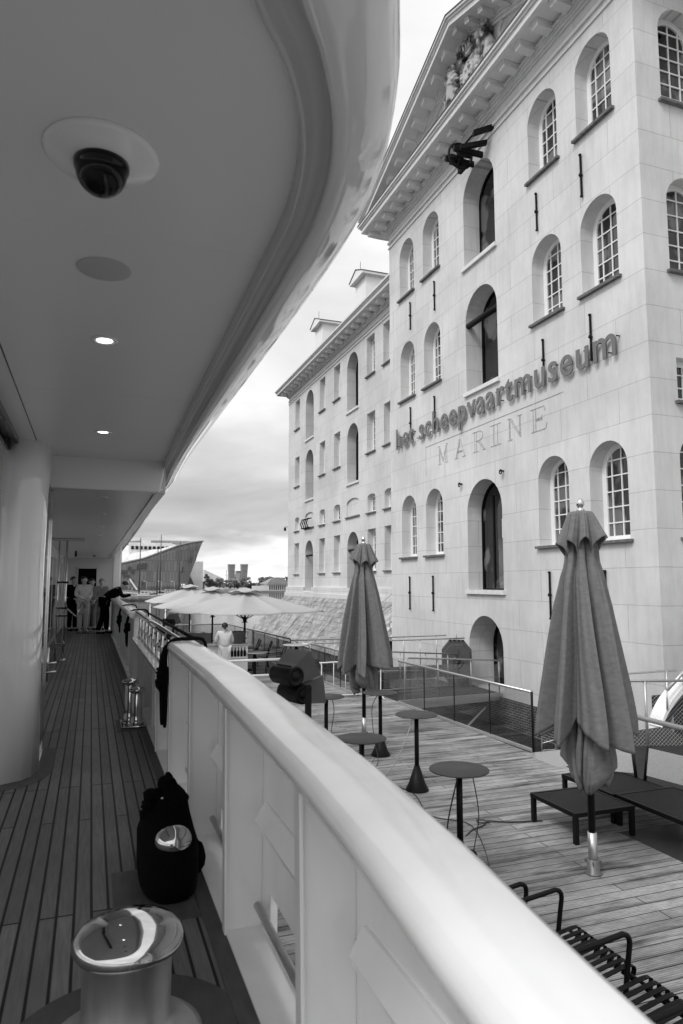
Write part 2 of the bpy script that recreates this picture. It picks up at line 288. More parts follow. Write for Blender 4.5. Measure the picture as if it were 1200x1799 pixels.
# ---------------------------------------------------------------- mesh helpers
ORG = {}
class MB:
    def __init__(s): s.v = []; s.f = []; s.sm = set()
    def add(s, vs, fs, smooth=False):
        o = len(s.v); s.v += [tuple(q) for q in vs]
        for f in fs:
            if smooth: s.sm.add(len(s.f))
            s.f.append(tuple(i + o for i in f))
        return s
    def box(s, x0, y0, z0, x1, y1, z1):
        x0, x1 = min(x0, x1), max(x0, x1); y0, y1 = min(y0, y1), max(y0, y1); z0, z1 = min(z0, z1), max(z0, z1)
        return s.add([(x0,y0,z0),(x1,y0,z0),(x1,y1,z0),(x0,y1,z0),(x0,y0,z1),(x1,y0,z1),(x1,y1,z1),(x0,y1,z1)],
                     [(0,3,2,1),(4,5,6,7),(0,1,5,4),(1,2,6,5),(2,3,7,6),(3,0,4,7)])
    def obox(s, c, ax, ay, az):
        c, ax, ay, az = map(Vector, (c, ax, ay, az)); P = []
        for k in (-1, 1):
            for i, j in ((-1,-1),(1,-1),(1,1),(-1,1)): P.append(c + ax*i*.5 + ay*j*.5 + az*k*.5)
        return s.add(P, [(0,3,2,1),(4,5,6,7),(0,1,5,4),(1,2,6,5),(2,3,7,6),(3,0,4,7)])
    def prism(s, pts, vec):
        n = len(pts); v = Vector(vec); P = [Vector(p) for p in pts]
        return s.add(P + [p + v for p in P], [tuple(range(n))[::-1], tuple(range(n, 2*n))] + [(i, (i+1) % n, n + (i+1) % n, n + i) for i in range(n)])
    def loft(s, secs, closed=True, caps=True, smooth=True):
        n = len(secs[0]); P = [p for q in secs for p in q]; F = []
        for i in range(len(secs) - 1):
            for j in range(n if closed else n - 1):
                k = (j + 1) % n; F.append((i*n + j, i*n + k, (i+1)*n + k, (i+1)*n + j))
        o = len(s.v); s.add(P, F, smooth)
        if caps and closed:
            s.f.append(tuple(range(o, o + n))[::-1]); s.f.append(tuple(range(o + (len(secs)-1)*n, o + len(secs)*n)))
        return s
    def tube(s, pts, r, n=8, closed=False, smooth=True):
        P = [Vector(p) for p in pts]; secs = []
        m = len(P); rr = r if isinstance(r, (list, tuple)) else [r] * m
        up = None
        for i in range(m):
            if closed: d = P[(i+1) % m] - P[i-1]
            else: d = P[min(i+1, m-1)] - P[max(i-1, 0)]
            d = d.normalized() if d.length > 1e-9 else Vector((0, 0, 1))
            if up is None:
                a = Vector((0, 0, 1)) if abs(d.z) < .9 else Vector((1, 0, 0)); up = (a - d * a.dot(d)).normalized()
            else:
                up = (up - d * up.dot(d)); up = up.normalized() if up.length > 1e-6 else Vector((1, 0, 0))
            sd_ = d.cross(up)
            secs.append([P[i] + (up * math.cos(2*PI*k/n) + sd_ * math.sin(2*PI*k/n)) * rr[i] for k in range(n)])
        if closed: secs.append(secs[0])
        return s.loft(secs, True, not closed, smooth)
    def lathe(s, prof, c=(0, 0, 0), n=24, axis='z'):
        secs = []
        for r, z in prof:
            q = []
            for k in range(n):
                a = 2*PI*k/n; x, y = r*math.cos(a), r*math.sin(a)
                q.append((c[0]+x, c[1]+y, c[2]+z) if axis == 'z' else ((c[0]+z, c[1]+x, c[2]+y) if axis == 'x' else (c[0]+x, c[1]+z, c[2]+y)))
            secs.append(q)
        return s.loft(secs)
    def build(s, name, mat, parent=None, auto=True, world=False, bevel=0.0):
        me = bpy.data.meshes.new(name); off = Vector((0, 0, 0))
        if world and parent is not None: off = ORG[parent.name]
        me.from_pydata([tuple(Vector(v) - off) for v in s.v], [], s.f); me.validate(); 
        if auto and len(me.polygons) == len(s.f):
            for i in s.sm: me.polygons[i].use_smooth = True
        bm = bmesh.new(); bm.from_mesh(me); bmesh.ops.recalc_face_normals(bm, faces=bm.faces); bm.to_mesh(me); bm.free()
        me.materials.append(mat if not isinstance(mat, str) else M[mat])
        o = bpy.data.objects.new(name, me); col.objects.link(o)
        if parent is not None:
            o.parent = parent; ORG[o.name] = ORG[parent.name] if world else Vector((0, 0, 0))
        if bevel:
            b = o.modifiers.new('bevel', 'BEVEL'); b.width = bevel; b.segments = 2; b.limit_method = 'ANGLE'
        return o
def tag(o, label=None, cat=None, group=None, kind=None):
    if label: o['label'] = label
    if cat: o['category'] = cat
    if group: o['group'] = group
    if kind: o['kind'] = kind
    return o
def thing(name, label, cat, loc=(0, 0, 0), rz=0, group=None):
    o = bpy.data.objects.new(name, None); col.objects.link(o); o.location = loc; o.rotation_euler = (0, 0, rz)
    o.empty_display_size = .2; ORG[o.name] = Vector(loc); return tag(o, label, cat, group)
def dup(root, loc, rz, label=None, scale=None):
    r = root.copy(); col.objects.link(r); r.location = loc; r.rotation_euler = (0, 0, rz)
    if scale: r.scale = (scale,) * 3
    if label: r['label'] = label
    for ch in list(root.children):
        c = ch.copy(); col.objects.link(c); c.parent = r
        for g in list(ch.children):
            d = g.copy(); col.objects.link(d); d.parent = c
    return r
def from_eval(o):
    dg = bpy.context.evaluated_depsgraph_get(); me = bpy.data.meshes.new_from_object(o.evaluated_get(dg)); return me
def ray(px, py):
    r = px - 600; u = 900 - py
    up = u*math.cos(TH) + FP*math.sin(TH); fw = FP*math.cos(TH) - u*math.sin(TH)
    return (r*math.cos(PS) + fw*math.sin(PS), fw*math.cos(PS) - r*math.sin(PS), up)
def onx(px, py, X): x, y, z = ray(px, py); s = X/x; return (X, y*s, E + z*s)
def ony(px, py, Y): x, y, z = ray(px, py); s = Y/y; return (x*s, Y, E + z*s)
def onz(px, py, Z): x, y, z = ray(px, py); s = (Z-E)/z; return (x*s, y*s, Z)
def interp(t, tab):
    if t <= tab[0][0]: return tab[0][1]
    for (a, p), (b, q) in zip(tab, tab[1:]):
        if t <= b: return p + (q - p) * (t - a) / (b - a)
    return tab[-1][1]
def catmull(P, k=6):
    P = [Vector(p) for p in P]; out = []
    for i in range(len(P) - 1):
        a, b, c, d = P[max(i-1, 0)], P[i], P[i+1], P[min(i+2, len(P)-1)]
        for j in range(k):
            t = j/k; out.append(.5*((2*b) + (c-a)*t + (2*a-5*b+4*c-d)*t*t + (3*b-a-3*c+d)*t**3))
    out.append(P[-1]); return out
DZ = E - 1.5            # height of the yacht's side deck
WZ = -1.6               # water level

# ================================================================ setting: water, shore
tag(MB().add([(-900, -300, WZ), (1500, -300, WZ), (1500, 320, WZ), (-900, 320, WZ)], [(0, 1, 2, 3)]).build('water', M['water'], auto=False), kind='structure')
tag(MB().box(-900, 320, WZ-3, 1500, 2600, WZ+0.9).build('far_shore', M['shore']), kind='structure')

# ================================================================ the museum
XF, XW, YC0, YC1 = 12.5, 15.3, 12.54, 27.8
mus = thing('museum_building', 'large pale stone museum with arched windows and a triangular pediment on the right', 'building', (XF, 20.1, 0))
def arch_poly(a0, a1, z0, z1, arch=True, n=14, inset=0.0):
    a0 += inset; a1 -= inset; z0 += inset; z1 -= inset
    if not arch: return [(a0, z0), (a1, z0), (a1, z1), (a0, z1)]
    r = (a1 - a0)/2; c = (a0 + a1)/2; zs = z1 - r
    rise = {True: r, 'low': r*0.28}[arch]
    zs = z1 - rise
    return [(a0, z0), (a1, z0)] + [(c + r*math.cos(PI*k/n), zs + rise*math.sin(PI*k/n)) for k in range(n+1)]
class Face:
    """a wall plane: 'x' faces -X at X=v, 'y' faces -Y at Y=v; d is the depth into the wall"""
    def __init__(s, ax, v): s.ax = ax; s.v = v
    def p(s, a, z, d): return (s.v + d, a, z) if s.ax == 'x' else (a, s.v + d, z)
    def prism(s, mb, poly, d0, d1):
        n = len(poly); P = [s.p(a, z, d0) for a, z in poly] + [s.p(a, z, d1) for a, z in poly]
        return mb.add(P, [tuple(range(n)), tuple(range(n, 2*n))] + [(i, (i+1) % n, n+(i+1) % n, n+i) for i in range(n)])
    def box(s, mb, a0, a1, z0, z1, d0, d1): return mb.box(*s.p(a0, z0, d0), *s.p(a1, z1, d1))
    def ring(s, mb, po, pi, d0, d1):
        n = len(po); P = [s.p(a, z, d) for d in (d0, d1) for q in (po, pi) for a, z in q]; F = []
        for i in range(n):
            j = (i+1) % n
            F += [(i, j, n+j, n+i), (2*n+i, 3*n+i, 3*n+j, 2*n+j), (i, 2*n+i, 2*n+j, j), (n+i, n+j, 3*n+j, 3*n+i)]
        return mb.add(P, F)
def cut(wall_mb, cutters, name, mat):
    me_o = wall_mb.build(name, mat)
    c = cutters.build('cutter', mat)
    b = me_o.modifiers.new('b', 'BOOLEAN'); b.object = c; b.operation = 'DIFFERENCE'; b.solver = 'EXACT'
    bpy.context.view_layer.update()
    me = from_eval(me_o); me_o.modifiers.clear(); me_o.data = me
    bpy.data.objects.remove(c)
    me_o.parent = mus
    me_o.location = -ORG[mus.name]; ORG[me_o.name] = ORG[mus.name]
    return me_o
fx, fw_, fy = Face('x', XF), Face('x', XW), Face('y', YC0)
WIN = []   # face, centre, width, z0, z1, arch, depth, style
for c in (14.1, 16.35, 23.7, 25.98):
    for z0, z1, rows in ((15.42, 17.97, 6), (10.80, 13.32, 6), (4.0, 6.6, 6)):
        WIN.append((fx, c, 1.40, z0, z1, True, .60, 'sash'))
WIN += [(fx, 20.05, 2.06, 14.42, 17.95, True, .85, 'big'), (fx, 20.05, 2.06, 9.72, 13.32, True, .85, 'bar'), (fx, 20.1, 2.2, 2.68, 6.46, True, .75, 'glass'), (fx, 20.18, 2.12, -.58, 1.82, True, 1.15, 'door')]
for z0, z1 in ((15.25, 17.95), (10.68, 13.25)): WIN.append((fy, 14.0, 1.40, z0, z1, True, .5, 'sash'))
WIN.append((fy, 14.0, 1.3, 7.35, 8.45, False, .4, 'sq'))
WIN.append((fy, 14.0, 1.4, 4.0, 6.6, True, .5, 'sash'))
for c in (52.4, 46.0, 42.85, 36.85, 34.3, 31.1):
    for z0, z1 in ((15.35, 17.75), (10.65, 13.05), (3.62, 6.08)): WIN.append((fw_, c, 1.25, z0, z1, False, .55, 'plain'))
    WIN.append((fw_, c, 1.2, 7.05, 8.15, 'low', .45, 'sq'))
for c in (49.1, 39.9):
    for z0, z1, st in ((13.95, 17.7, 'shutter'), (9.25, 13.05, 'shutter')): WIN.append((fw_, c, 2.0, z0, z1, True, .8, st))
    WIN.append((fw_, c, 2.0, 2.35, 6.12, True, .8, 'barshutter'))
    WIN.append((fw_, c, 2.2, 7.1, 8.25, 'low', .10, 'blind'))
for c in (10.0, 6.0, 2.0):
    for z0, z1 in ((15.35, 17.75), (10.65, 13.05), (3.62, 6.08)): WIN.append((fw_, c, 1.25, z0, z1, False, .55, 'plain'))
cp, cw = MB(), MB()
for f, c, wd, z0, z1, ar, d, st in WIN: f.prism(cw if f is fw_ else cp, arch_poly(c-wd/2, c+wd/2, z0, z1, ar), -.3, d)
cut(MB().box(XF, YC0, -2.6, 22, YC1, 19.5), cp, 'pavilion_wall', M['stone'])
cut(MB().box(XW, -14, -2.6, 34, 55.0, 19.0), cw, 'wing_wall', M['stone'])
for f, c, wd, z0, z1, ar, d, st in WIN:
    a0, a1 = c - wd/2, c + wd/2
    if st == 'blind':
        s = MB(); f.box(s, a0-.12, a1+.12, z0-.09, z0, -.09, .12); s.build('window_sill', M['sillm'], mus, world=True); continue
    dark = st in ('big', 'bar', 'glass', 'door', 'shutter', 'barshutter')
    fwid = .05 if dark else .10
    fd = d - .18
    po = arch_poly(a0+.003, a1-.003, z0+.003, z1-.003, ar); pi = arch_poly(a0, a1, z0, z1, ar, inset=fwid)
    fr = MB(); f.ring(fr, po, pi, fd, fd+.10)
    if st in ('shutter', 'barshutter'):
        f.box(fr, c-.035, c+.035, z0+.05, z1-.06, fd-.02, fd+.08)
    root = fr.build('door' if st == 'door' else 'window', M['iron'] if dark else M['white'], mus, world=True)
    pn = MB(); f.prism(pn, arch_poly(a0, a1, z0, z1, ar, inset=fwid-.01), fd+.055, fd+.075)
    if st in ('shutter', 'barshutter'): pn.build('pane', M['iron'], root, world=True)
    else: pn.build('pane', M['pane'], root, world=True)
    if st in ('sash', 'sq', 'plain'):
        mt = MB(); nc = 4 if st == 'sash' else 3; r = wd/2
        # inner sash ring
        f.ring(mt, arch_poly(a0, a1, z0, z1, ar, inset=fwid+.0), arch_poly(a0, a1, z0, z1, ar, inset=fwid+.05), fd+.012, fd+.06)
        for k in range(1, nc):
            a = a0 + wd*k/nc; top = z1 - .10
            if ar is True: top = (z1 - r) + math.sqrt(max(0, (r-.1)**2 - (a-c)**2))
            f.box(mt, a-.016, a+.016, z0+.12, top, fd+.02, fd+.052)
        nr = max(2, int(round((z1-z0)/.40)))
        for k in range(1, nr):
            z = z0 + .08 + (z1-z0-.1)*k/nr; hw = wd/2-.1
            if ar is True and z > z1-r: hw = math.sqrt(max(0, (r-.1)**2 - (z-(z1-r))**2))
            if hw > .08: f.box(mt, c-hw, c+hw, z-.016, z+.016, fd+.022, fd+.050)
        mt.build('glazing_bars', M['white'], root, world=True)
    if st == 'glass':
        m_ = MB(); f.box(m_, c+.33, c+.40, z0+.06, z1-.5, fd+.02, fd+.06); m_.build('glazing_bars', M['iron'], root, world=True)
        m_ = MB(); f.box(m_, c-.55, c-.15, 4.45, 5.1, fd+.035, fd+.045); m_.build('paper_notice', M['paper'], root, world=True)
    if st in ('bar', 'barshutter'):
        zb = z0 + (z1-z0)*.70; m_ = MB(); rr_ = .11 if st == 'bar' else .075
        m_.tube([f.p(a0-.0, zb, .12), f.p(a1+.0, zb, .12)], rr_, 12); m_.build('cross_bar', M['iron'], root, world=True)
    if st == 'door':
        m_ = MB(); f.box(m_, c-.05, c+.05, z0+.05, z1-.15, fd+.0, fd+.05); f.box(m_, a0+.05, a1-.05, z0+.04, z0+.20, fd+.0, fd+.05); m_.build('door_rail', M['iron'], root, world=True)
        m_ = MB(); m_.tube([f.p(c-.25, .2, fd-.05), f.p(c-.25, 1.15, fd-.05)], .02); m_.build('handle', M['satin'], root, world=True)
        continue
    s = MB(); big = wd > 1.9
    f.box(s, a0-.10, a1+.10, z0-(.14 if big else .075), z0-.001, -(.10 if big else .12), .10)
    s.build('sill', M['stonesill'] if big else M['sillm'], root, world=True)
# horizontal mouldings, cornice
def ring_band(mb, z0, z1, out, x1=22.0, y0=YC0, y1=YC1, xf=XF):
    """a band of the given projection along the three outer sides of the pavilion"""
    mb.box(xf-out, y0-out, z0, xf+.02, y1+out, z1); mb.box(xf+.02, y0-out, z0, x1, y0+.01, z1); mb.box(xf+.02, y1-.01, z0, XW-.02, y1+out, z1)
co = MB()
for z0, z1, o in ((18.36, 18.42, .05), (18.42, 18.47, .025), (18.60, 18.69, .07), (19.06, 19.13, .06), (19.13, 19.21, .12), (19.21, 19.29, .19), (19.29, 19.36, .25), (19.44, 19.46, .98), (19.46, 19.66, 1.0), (19.66, 19.74, 1.06), (19.74, 19.84, 1.13)): ring_band(co, z0, z1, o)
co.build('cornice', M['cornice'], mus, world=True)
le = MB(); ring_band(le, 19.84, 19.875, 1.16); le.build('cornice_flashing', M['lead'], mus, world=True)
def modillion(mb, yc, zt, xf, d0=.22, d1=.78, wd=.145, h=.215, slope=0.0):
    """scrolled bracket under a soffit: profile in X-Z extruded along Y"""
    P = [(-d1, 0), (-d1, -.08), (-d1+.03, -.10), (-d1+.03, -.20), (-d1+.10, -h+.02), (-d0-.05, -h), (-d0, -h), (-d0, 0)]
    v0 = [(xf+x, yc-wd, zt+z - slope*(-wd)) for x, z in P]; v1 = [(xf+x, yc+wd, zt+z - slope*wd) for x, z in P]; n = len(P)
    mb.add(v0+v1, [tuple(range(n)), tuple(range(n, 2*n))] + [(i, (i+1) % n, n+(i+1) % n, n+i) for i in range(n)])
    mb.box(xf-d1-.03, yc-wd-.03, zt-.045, xf-d0, yc+wd+.03, zt-.003) if not slope else None
def modil(*a, **k):
    q_ = MB(); modillion(q_, *a, **k); q_.build('modillion', M['cornice'], mus, world=True)
y = 12.05
while y < 28.7: modil(y+.02, 19.44, XF, d1=.79); y += .862
for x in (13.2, 14.06, 14.92):   # on the return
    P = [(-.84, 0), (-.84, -.10), (-.74, -.25), (-.22, -.26), (-.22, 0)]
    n = 5; v = [(x+s_, YC0+q, 19.44+z) for s_ in (-.17, .17) for q, z in P]
    mo = MB(); mo.add(v, [tuple(range(n)), tuple(range(n, 2*n))] + [(i, (i+1) % n, n+(i+1) % n, n+i) for i in range(n)]); mo.build('modillion', M['cornice'], mus, world=True)
# pediment: tympanum, raking cornices and their brackets, roof behind
YM = 20.17; SL = .375; ZA = 23.45; HW = 28.95 - YM
ped = MB(); ped.prism([(XF, YM-HW+.9, 19.84), (XF, YM+HW-.9, 19.84), (XF, YM, ZA-.55)], (1.2, 0, 0)); ped.build('tympanum', M['stone'], mus, world=True)
def rake(mb, t0, t1, out0, xb=XF+.5):
    for s in (-1, 1):
        e = HW
        pts = []
        for yy, zz in ((YM, ZA-t0), (YM+s*e, ZA-t0-SL*e), (YM+s*e, ZA-t1-SL*e), (YM, ZA-t1)): pts.append((XF-out0, yy, zz))
        mb.prism(pts, (xb-(XF-out0), 0, 0))
rk = MB()
for t0, t1, o in ((.0, .09, 1.12), (.09, .17, 1.05), (.17, .37, .99), (.46, .54, .25), (.54, .63, .18), (.63, .73, .10)): rake(rk, t0, t1, o)
rake(rk, .37, .46, .30)
rk.build('raking_cornice', M['cornice'], mus, world=True)
rl = MB(); rake(rl, -.035, .0, 1.15, XF+6); rl.build('pediment_roof', M['lead'], mus, world=True)
for k in range(10):
    for s in (-1, 1):
        yy = YM + s*(.0 + .862*k) if k else YM
        if k == 0 and s == 1: continue
        modil(yy, ZA-.375-SL*abs(yy-YM)-(.0 if k else .03), XF, d1=.79, slope=SL*s if k else 0)
# wing cornice
wc = MB()
for z0, z1, o in ((17.98, 18.05, .05), (18.2, 18.28, .06), (18.56, 18.64, .10), (18.64, 18.73, .18), (18.73, 18.80, .24), (18.92, 19.12, .88), (19.12, 19.2, .94), (19.2, 19.31, 1.02)):
    wc.box(XW-o, YC1+.02, z0, XW+.02, 55.0+o, z1)
    wc.box(XW+.02, 55.0-.01, z0, 34, 55.0+o, z1)
wc2 = MB()
for z0, z1, o in ((18.56, 18.73, .18), (18.92, 19.31, .9)): wc2.box(XW-o, -14, z0, XW+.02, YC0-1.2, z1)
wc2.build('wing_cornice', M['cornice'], mus, world=True)
wc.build('wing_cornice', M['cornice'], mus, world=True)
y = 29.4
while y < 55.6: modil(y, 18.918, XW, d1=.72, wd=.16, h=.24); y += .98
wr = MB(); wr.prism([(XW-.9, 56.0, 19.315), (34, 56.0, 19.315), (24.6, 50.5, 22.6)], (0, 0.001, 0))
wr.add([(XW-1.0, -14, 19.312), (XW-1.0, 56.0, 19.312), (24.6, 50.0, 22.8), (24.6, -14, 22.8), (34, 56, 19.312), (34, -14, 19.312)], [(0, 1, 2, 3), (3, 2, 4, 5), (1, 4, 2)])
wr.build('wing_roof', M['lead'], mus, world=True)
for dxp, yy in ((17.0, 52.1), (17.0, 42.75), (17.0, 33.5)):
    d = MB(); d.box(dxp, yy-.95, 19.3, dxp+4, yy+.95, 24.05)
    d.box(dxp-.03, yy-.55, 21.0, dxp+.02, yy+.55, 23.6)
    d.prism([(dxp-.35, yy-1.25, 24.05), (dxp-.35, yy+1.25, 24.05), (dxp-.35, yy+1.25, 24.2), (dxp-.35, yy, 24.72), (dxp-.35, yy-1.25, 24.2)], (4.4, 0, 0))
    q = d.build('dormer', M['white'], mus, world=True)
    ls = MB(); ls.prism([(dxp-.40, yy-1.3, 24.21), (dxp-.40, yy, 24.75), (dxp-.40, yy+1.3, 24.21), (dxp-.40, yy+1.3, 24.24), (dxp-.40, yy, 24.79), (dxp-.40, yy-1.3, 24.24)], (4.5, 0, 0)); ls.tube([(dxp, yy, 24.7), (dxp, yy, 25.4)], .02, 5); ls.build('dormer_flashing', M['lead'], q, world=True)
# downpipe-like lightning strip on the wing and plinth mouldings
pl = MB(); pl.box(XW-.14, YC1+.01, 2.0, XW+.02, 48.1, 2.62); pl.box(XW-.14, 50.1, 2.0, XW+.02, 55.12, 2.62); pl.box(XW-.22, YC1+.01, 1.9, XW+.02, 55.2, 2.18)
pl.build('wing_plinth', M['stone'], mus, world=True)
# iron wall anchors
for yy, z0, z1 in ((25.55, 13.74, 14.92), (23.35, 13.74, 14.92), (16.66, 13.67, 14.87), (14.62, 13.63, 14.87), (25.63, 8.96, 10.33), (23.47, 8.95, 10.25), (16.55, 8.9, 10.18), (14.48, 8.9, 10.17),
                   (25.87, 1.85, 3.19), (23.8, 1.86, 3.2), (16.58, 1.9, 3.25), (14.3, 1.9, 3.25)):
    a = MB(); a.box(XF-.075, yy-.022, z0, XF-.03, yy+.022, z1); a.lathe([(.0, -.09), (.05, -.08), (.055, -.04), (.02, .02)], (XF-.02, yy, (z0+z1)/2), 8, 'x')
    a.box(XF-.09, yy-.03, z0-.03, XF-.03, yy+.03, z0+.02); a.box(XF-.09, yy-.03, z1-.05, XF-.03, yy+.03, z1); a.build('wall_anchor', M['iron'], mus, world=True)
for px_, py_ in ((812, 851), (885, 828)):
    _, yy, zz = onx(px_, py_, XF); a = MB(); a.tube([(XF+.02, yy, zz), (XF-.14, yy, zz)], .03, 6); a.tube([(XF-.12, yy+.07*math.cos(t*PI/5), zz-.03+.07*math.sin(t*PI/5)) for t in range(10)], .02, 6, closed=True); a.build('iron_ring', M['iron'], mus, world=True)
a = MB()
for k in range(4):
    yy = 49.95 - k*.5; a.tube([(XW-.02, yy, 7.75), (XW-.3, yy, 7.72), (XW-.42, yy, 7.4), (XW-.3, yy, 7.05), (XW-.02, yy, 7.0)], .045, 6)
a.tube([(XW-.3, 50.2, 7.05), (XW-.3, 48.2, 7.05)], .035, 6); a.build('iron_hooks', M['iron'], mus, world=True)
# hoist over the upper middle opening
a = MB(); hy, hz = 20.0, 17.95
for sy_ in (-.30, .30):
    a.box(XF-1.15, hy+sy_-.06, hz-.02, XF+.05, hy+sy_+.06, hz+.16)
a.tube([(XF-.72, hy, hz+.12+.46*math.sin(t*PI/10)) if False else (XF-.72+.46*math.cos(t*PI/10), hy, hz+.05+.46*math.sin(t*PI/10)) for t in range(20)], .045, 8, closed=True)
for t in range(3):
    c_, s_ = math.cos(t*PI/3+.3)*.44, math.sin(t*PI/3+.3)*.44; a.tube([(XF-.72-c_, hy, hz+.05-s_), (XF-.72+c_, hy, hz+.05+s_)], .03, 6)
a.tube([(XF-.72, hy-.45, hz+.05), (XF-.72, hy+.45, hz+.05)], .09, 8)
a.box(XF-.98, hy-.34, hz-.12, XF-.45, hy-.20, hz+.22); a.box(XF-.98, hy+.20, hz-.12, XF-.45, hy+.34, hz+.22)
a.box(XF-.55, hy-.10, hz-.28, XF-.40, hy+.5, hz-.1)
a.obox((XF-.55, hy-.62, hz+.12), (.95, -.18, .28), (.03, .14, 0), (0, 0, .16))
a.obox((XF-.35, hy-.95, hz+.5), (.75, -.10, .35), (.03, .14, 0), (0, 0, .18)); a.tube([(XF-.75, hy-.4, hz+.25), (XF-.45, hy-.75, hz+.65), (XF-.2, hy-.95, hz+.55)], .035, 6)
a.build('hoist_wheel', M['iron'], mus, world=True)
# CARVED INSCRIPTION, built of grooves in real stone: serif capitals M A R I N E
ins = MB()
def stroke(y0, z0, y1, z1, t=.022):
    d = Vector((0, y1-y0, z1-z0)); ln = d.length; d.normalize(); nrm = Vector((0, -d.z, d.y))
    ins.obox((XF-.004, (y0+y1)/2, (z0+z1)/2), (.016, 0, 0), d*ln, nrm*t)
def letter(segs, y, z, wd, h):
    for (a, b, c_, d_) in segs: stroke(y-a*wd, z+b*h, y-c_*wd, z+d_*h)
def outl(pts):  # closed outline
    return [(*pts[i], *pts[(i+1) % len(pts)]) for i in range(len(pts))]
GL = {'M': [(.12,.06,.12,.94),(.2,.06,.2,.80),(.12,.94,.5,.1),(.22,.90,.5,.25),(.5,.1,.85,.94),(.78,.06,.78,.78),(.9,.06,.9,.94),(.02,0,.30,0),(.70,0,1,0),(.0,1,.2,1),(.82,1,1,1)],
      'A': [(.10,.03,.46,.97),(.20,.03,.5,.82),(.54,.97,.92,.03),(.28,.34,.68,.34),(.25,.29,.70,.29),(.0,0,.3,0),(.70,0,1,0)],
      'R': [(.15,.04,.15,.96),(.30,.04,.30,.96),(0,0,.45,0),(0,1,.62,1),(.62,1,.82,.88),(.82,.88,.84,.70),(.84,.70,.66,.54),(.66,.54,.32,.51),(.45,.50,.88,.03),(.56,.50,.98,.03),(.80,0,1.02,0)],
      'I': [(.35,.04,.35,.96),(.65,.04,.65,.96),(.1,0,.9,0),(.1,1,.9,1)],
      'N': [(.12,.04,.12,.96),(.18,.04,.18,.86),(.14,1,.86,.04),(.24,1,.86,.16),(.84,.1,.84,.96),(.90,.0,.90,.96),(0,0,.32,0),(.70,1,1,1),(0,1,.24,1)],
      'E': [(.15,.04,.15,.96),(.30,.04,.30,.96),(0,0,.92,0),(0,1,.86,1),(.86,1,.90,.78),(.92,0,1.0,.24),(.30,.52,.70,.52),(.70,.40,.70,.64),(.3,.46,.7,.46)]}
for ch, yc in zip('MARINE', (22.95, 21.65, 20.35, 19.3, 18.2, 16.95)): letter(GL[ch], yc+.36, 7.48, .78, .70)
stroke(24.34, 8.36, 15.75, 8.36, .016); stroke(24.34, 7.2, 24.34, 8.36, .008)
ins.build('carved_inscription', M['inscr'], mus, world=True)
# coat of arms in the tympanum (two crowned beasts beside a shield)
def skinned(name, mat, parent, V, Ed, rad, sub=2, root=0, extra=None, world=False):
    me = bpy.data.meshes.new(name); off = ORG[parent.name] if (world and parent) else Vector((0, 0, 0))
    me.from_pydata([tuple(Vector(v) - off) for v in V], Ed, []); o = bpy.data.objects.new('tmp', me); col.objects.link(o)
    o.modifiers.new('s', 'SKIN')
    if not me.skin_vertices:
        bpy.context.view_layer.objects.active = o
        bm = bmesh.new(); bm.from_mesh(me); bm.verts.layers.skin.verify(); bm.to_mesh(me); bm.free()
    for i, sv in enumerate(me.skin_vertices[0].data):
        r = rad[i]; sv.radius = (r, r) if not isinstance(r, tuple) else r; sv.use_root = (i == root)
    s = o.modifiers.new('u', 'SUBSURF'); s.levels = sub; s.render_levels = sub
    bpy.context.view_layer.update()
    m2 = from_eval(o); bpy.data.objects.remove(o); m2.name = name
    if extra:
        bm = bmesh.new(); bm.from_mesh(m2); tmp = extra.build('tmpx', mat); bm.from_mesh(tmp.data); bpy.data.objects.remove(tmp)
        if off.length:
            pass
        bm.to_mesh(m2); bm.free()
    m2.materials.clear(); m2.materials.append(mat)
    for p in m2.polygons: p.use_smooth = True
    ob = bpy.data.objects.new(name, m2); col.objects.link(ob)
    if parent is not None: ob.parent = parent; ORG[ob.name] = off
    return ob
arms = MB(); rnd = random.Random(4)
def blob(mb, c, r, n=8, sq=(1, 1, 1)):
    mb.lathe([(r*math.sin(PI*k/6)+.001, -r*math.cos(PI*k/6)) for k in range(7)], c, n)
AX = XF - .10
def beast(s, yb, zb, k):
    P = [(0, .0, .0), (.05, .45, 0), (-.05, .95, .0), (-.15, 1.4, 0), (-.10, 1.75, 0), (-.34, 1.78, 0), (.25, -.30, 0), (-.35, -.1, 0), (-.30, -.55, 0), (.55, -.1, 0), (.62, -.6, 0), (-.55, 1.1, 0), (-.85, 1.25, 0), (-.50, .7, 0), (-.80, .62, 0), (.45, .25, 0), (.75, .55, 0), (.62, 1.0, 0), (.85, 1.25, 0)]
    Ed = [(0, 1), (1, 2), (2, 3), (3, 4), (4, 5), (0, 7), (7, 8), (0, 9), (9, 10), (3, 11), (11, 12), (2, 13), (13, 14), (0, 15), (15, 16), (16, 17), (17, 18), (0, 6)]
    rad = [.26, .24, .28, .27, .25, .13, .15, .16, .09, .17, .09, .12, .07, .12, .08, .07, .05, .05, .08]
    V = [(AX - .05 - (.12 if i in (4, 5, 3) else 0), yb + s*p[0]*k, zb + p[1]*k) for i, p in enumerate(P)]
    return V, Ed, [r*k for r in rad]
cap_ = bpy.data.meshes.new('x')
arm_root = MB()
sh = [(YM+.62*math.sin(t), 21.35 + .72*math.cos(t) - (.25 if math.cos(t) < -.6 else 0)) for t in [2*PI*k/20 for k in range(20)]]
fx.prism(arm_root, sh, -.22, .03)
sh2 = [(YM+.44*math.sin(t), 21.35 + .52*math.cos(t)) for t in [2*PI*k/20 for k in range(20)]]
fx.prism(arm_root, sh2, -.30, -.2)
for k in range(46):     # scrolls and mantling round the shield
    t = 2*PI*k/46; rr = .80 + .12*math.sin(5*t); blob(arm_root, (XF-.15, YM+.78*rr*math.sin(t)*1.05, 21.30+.98*rr*math.cos(t)), .09+.05*rnd.random(), 7)
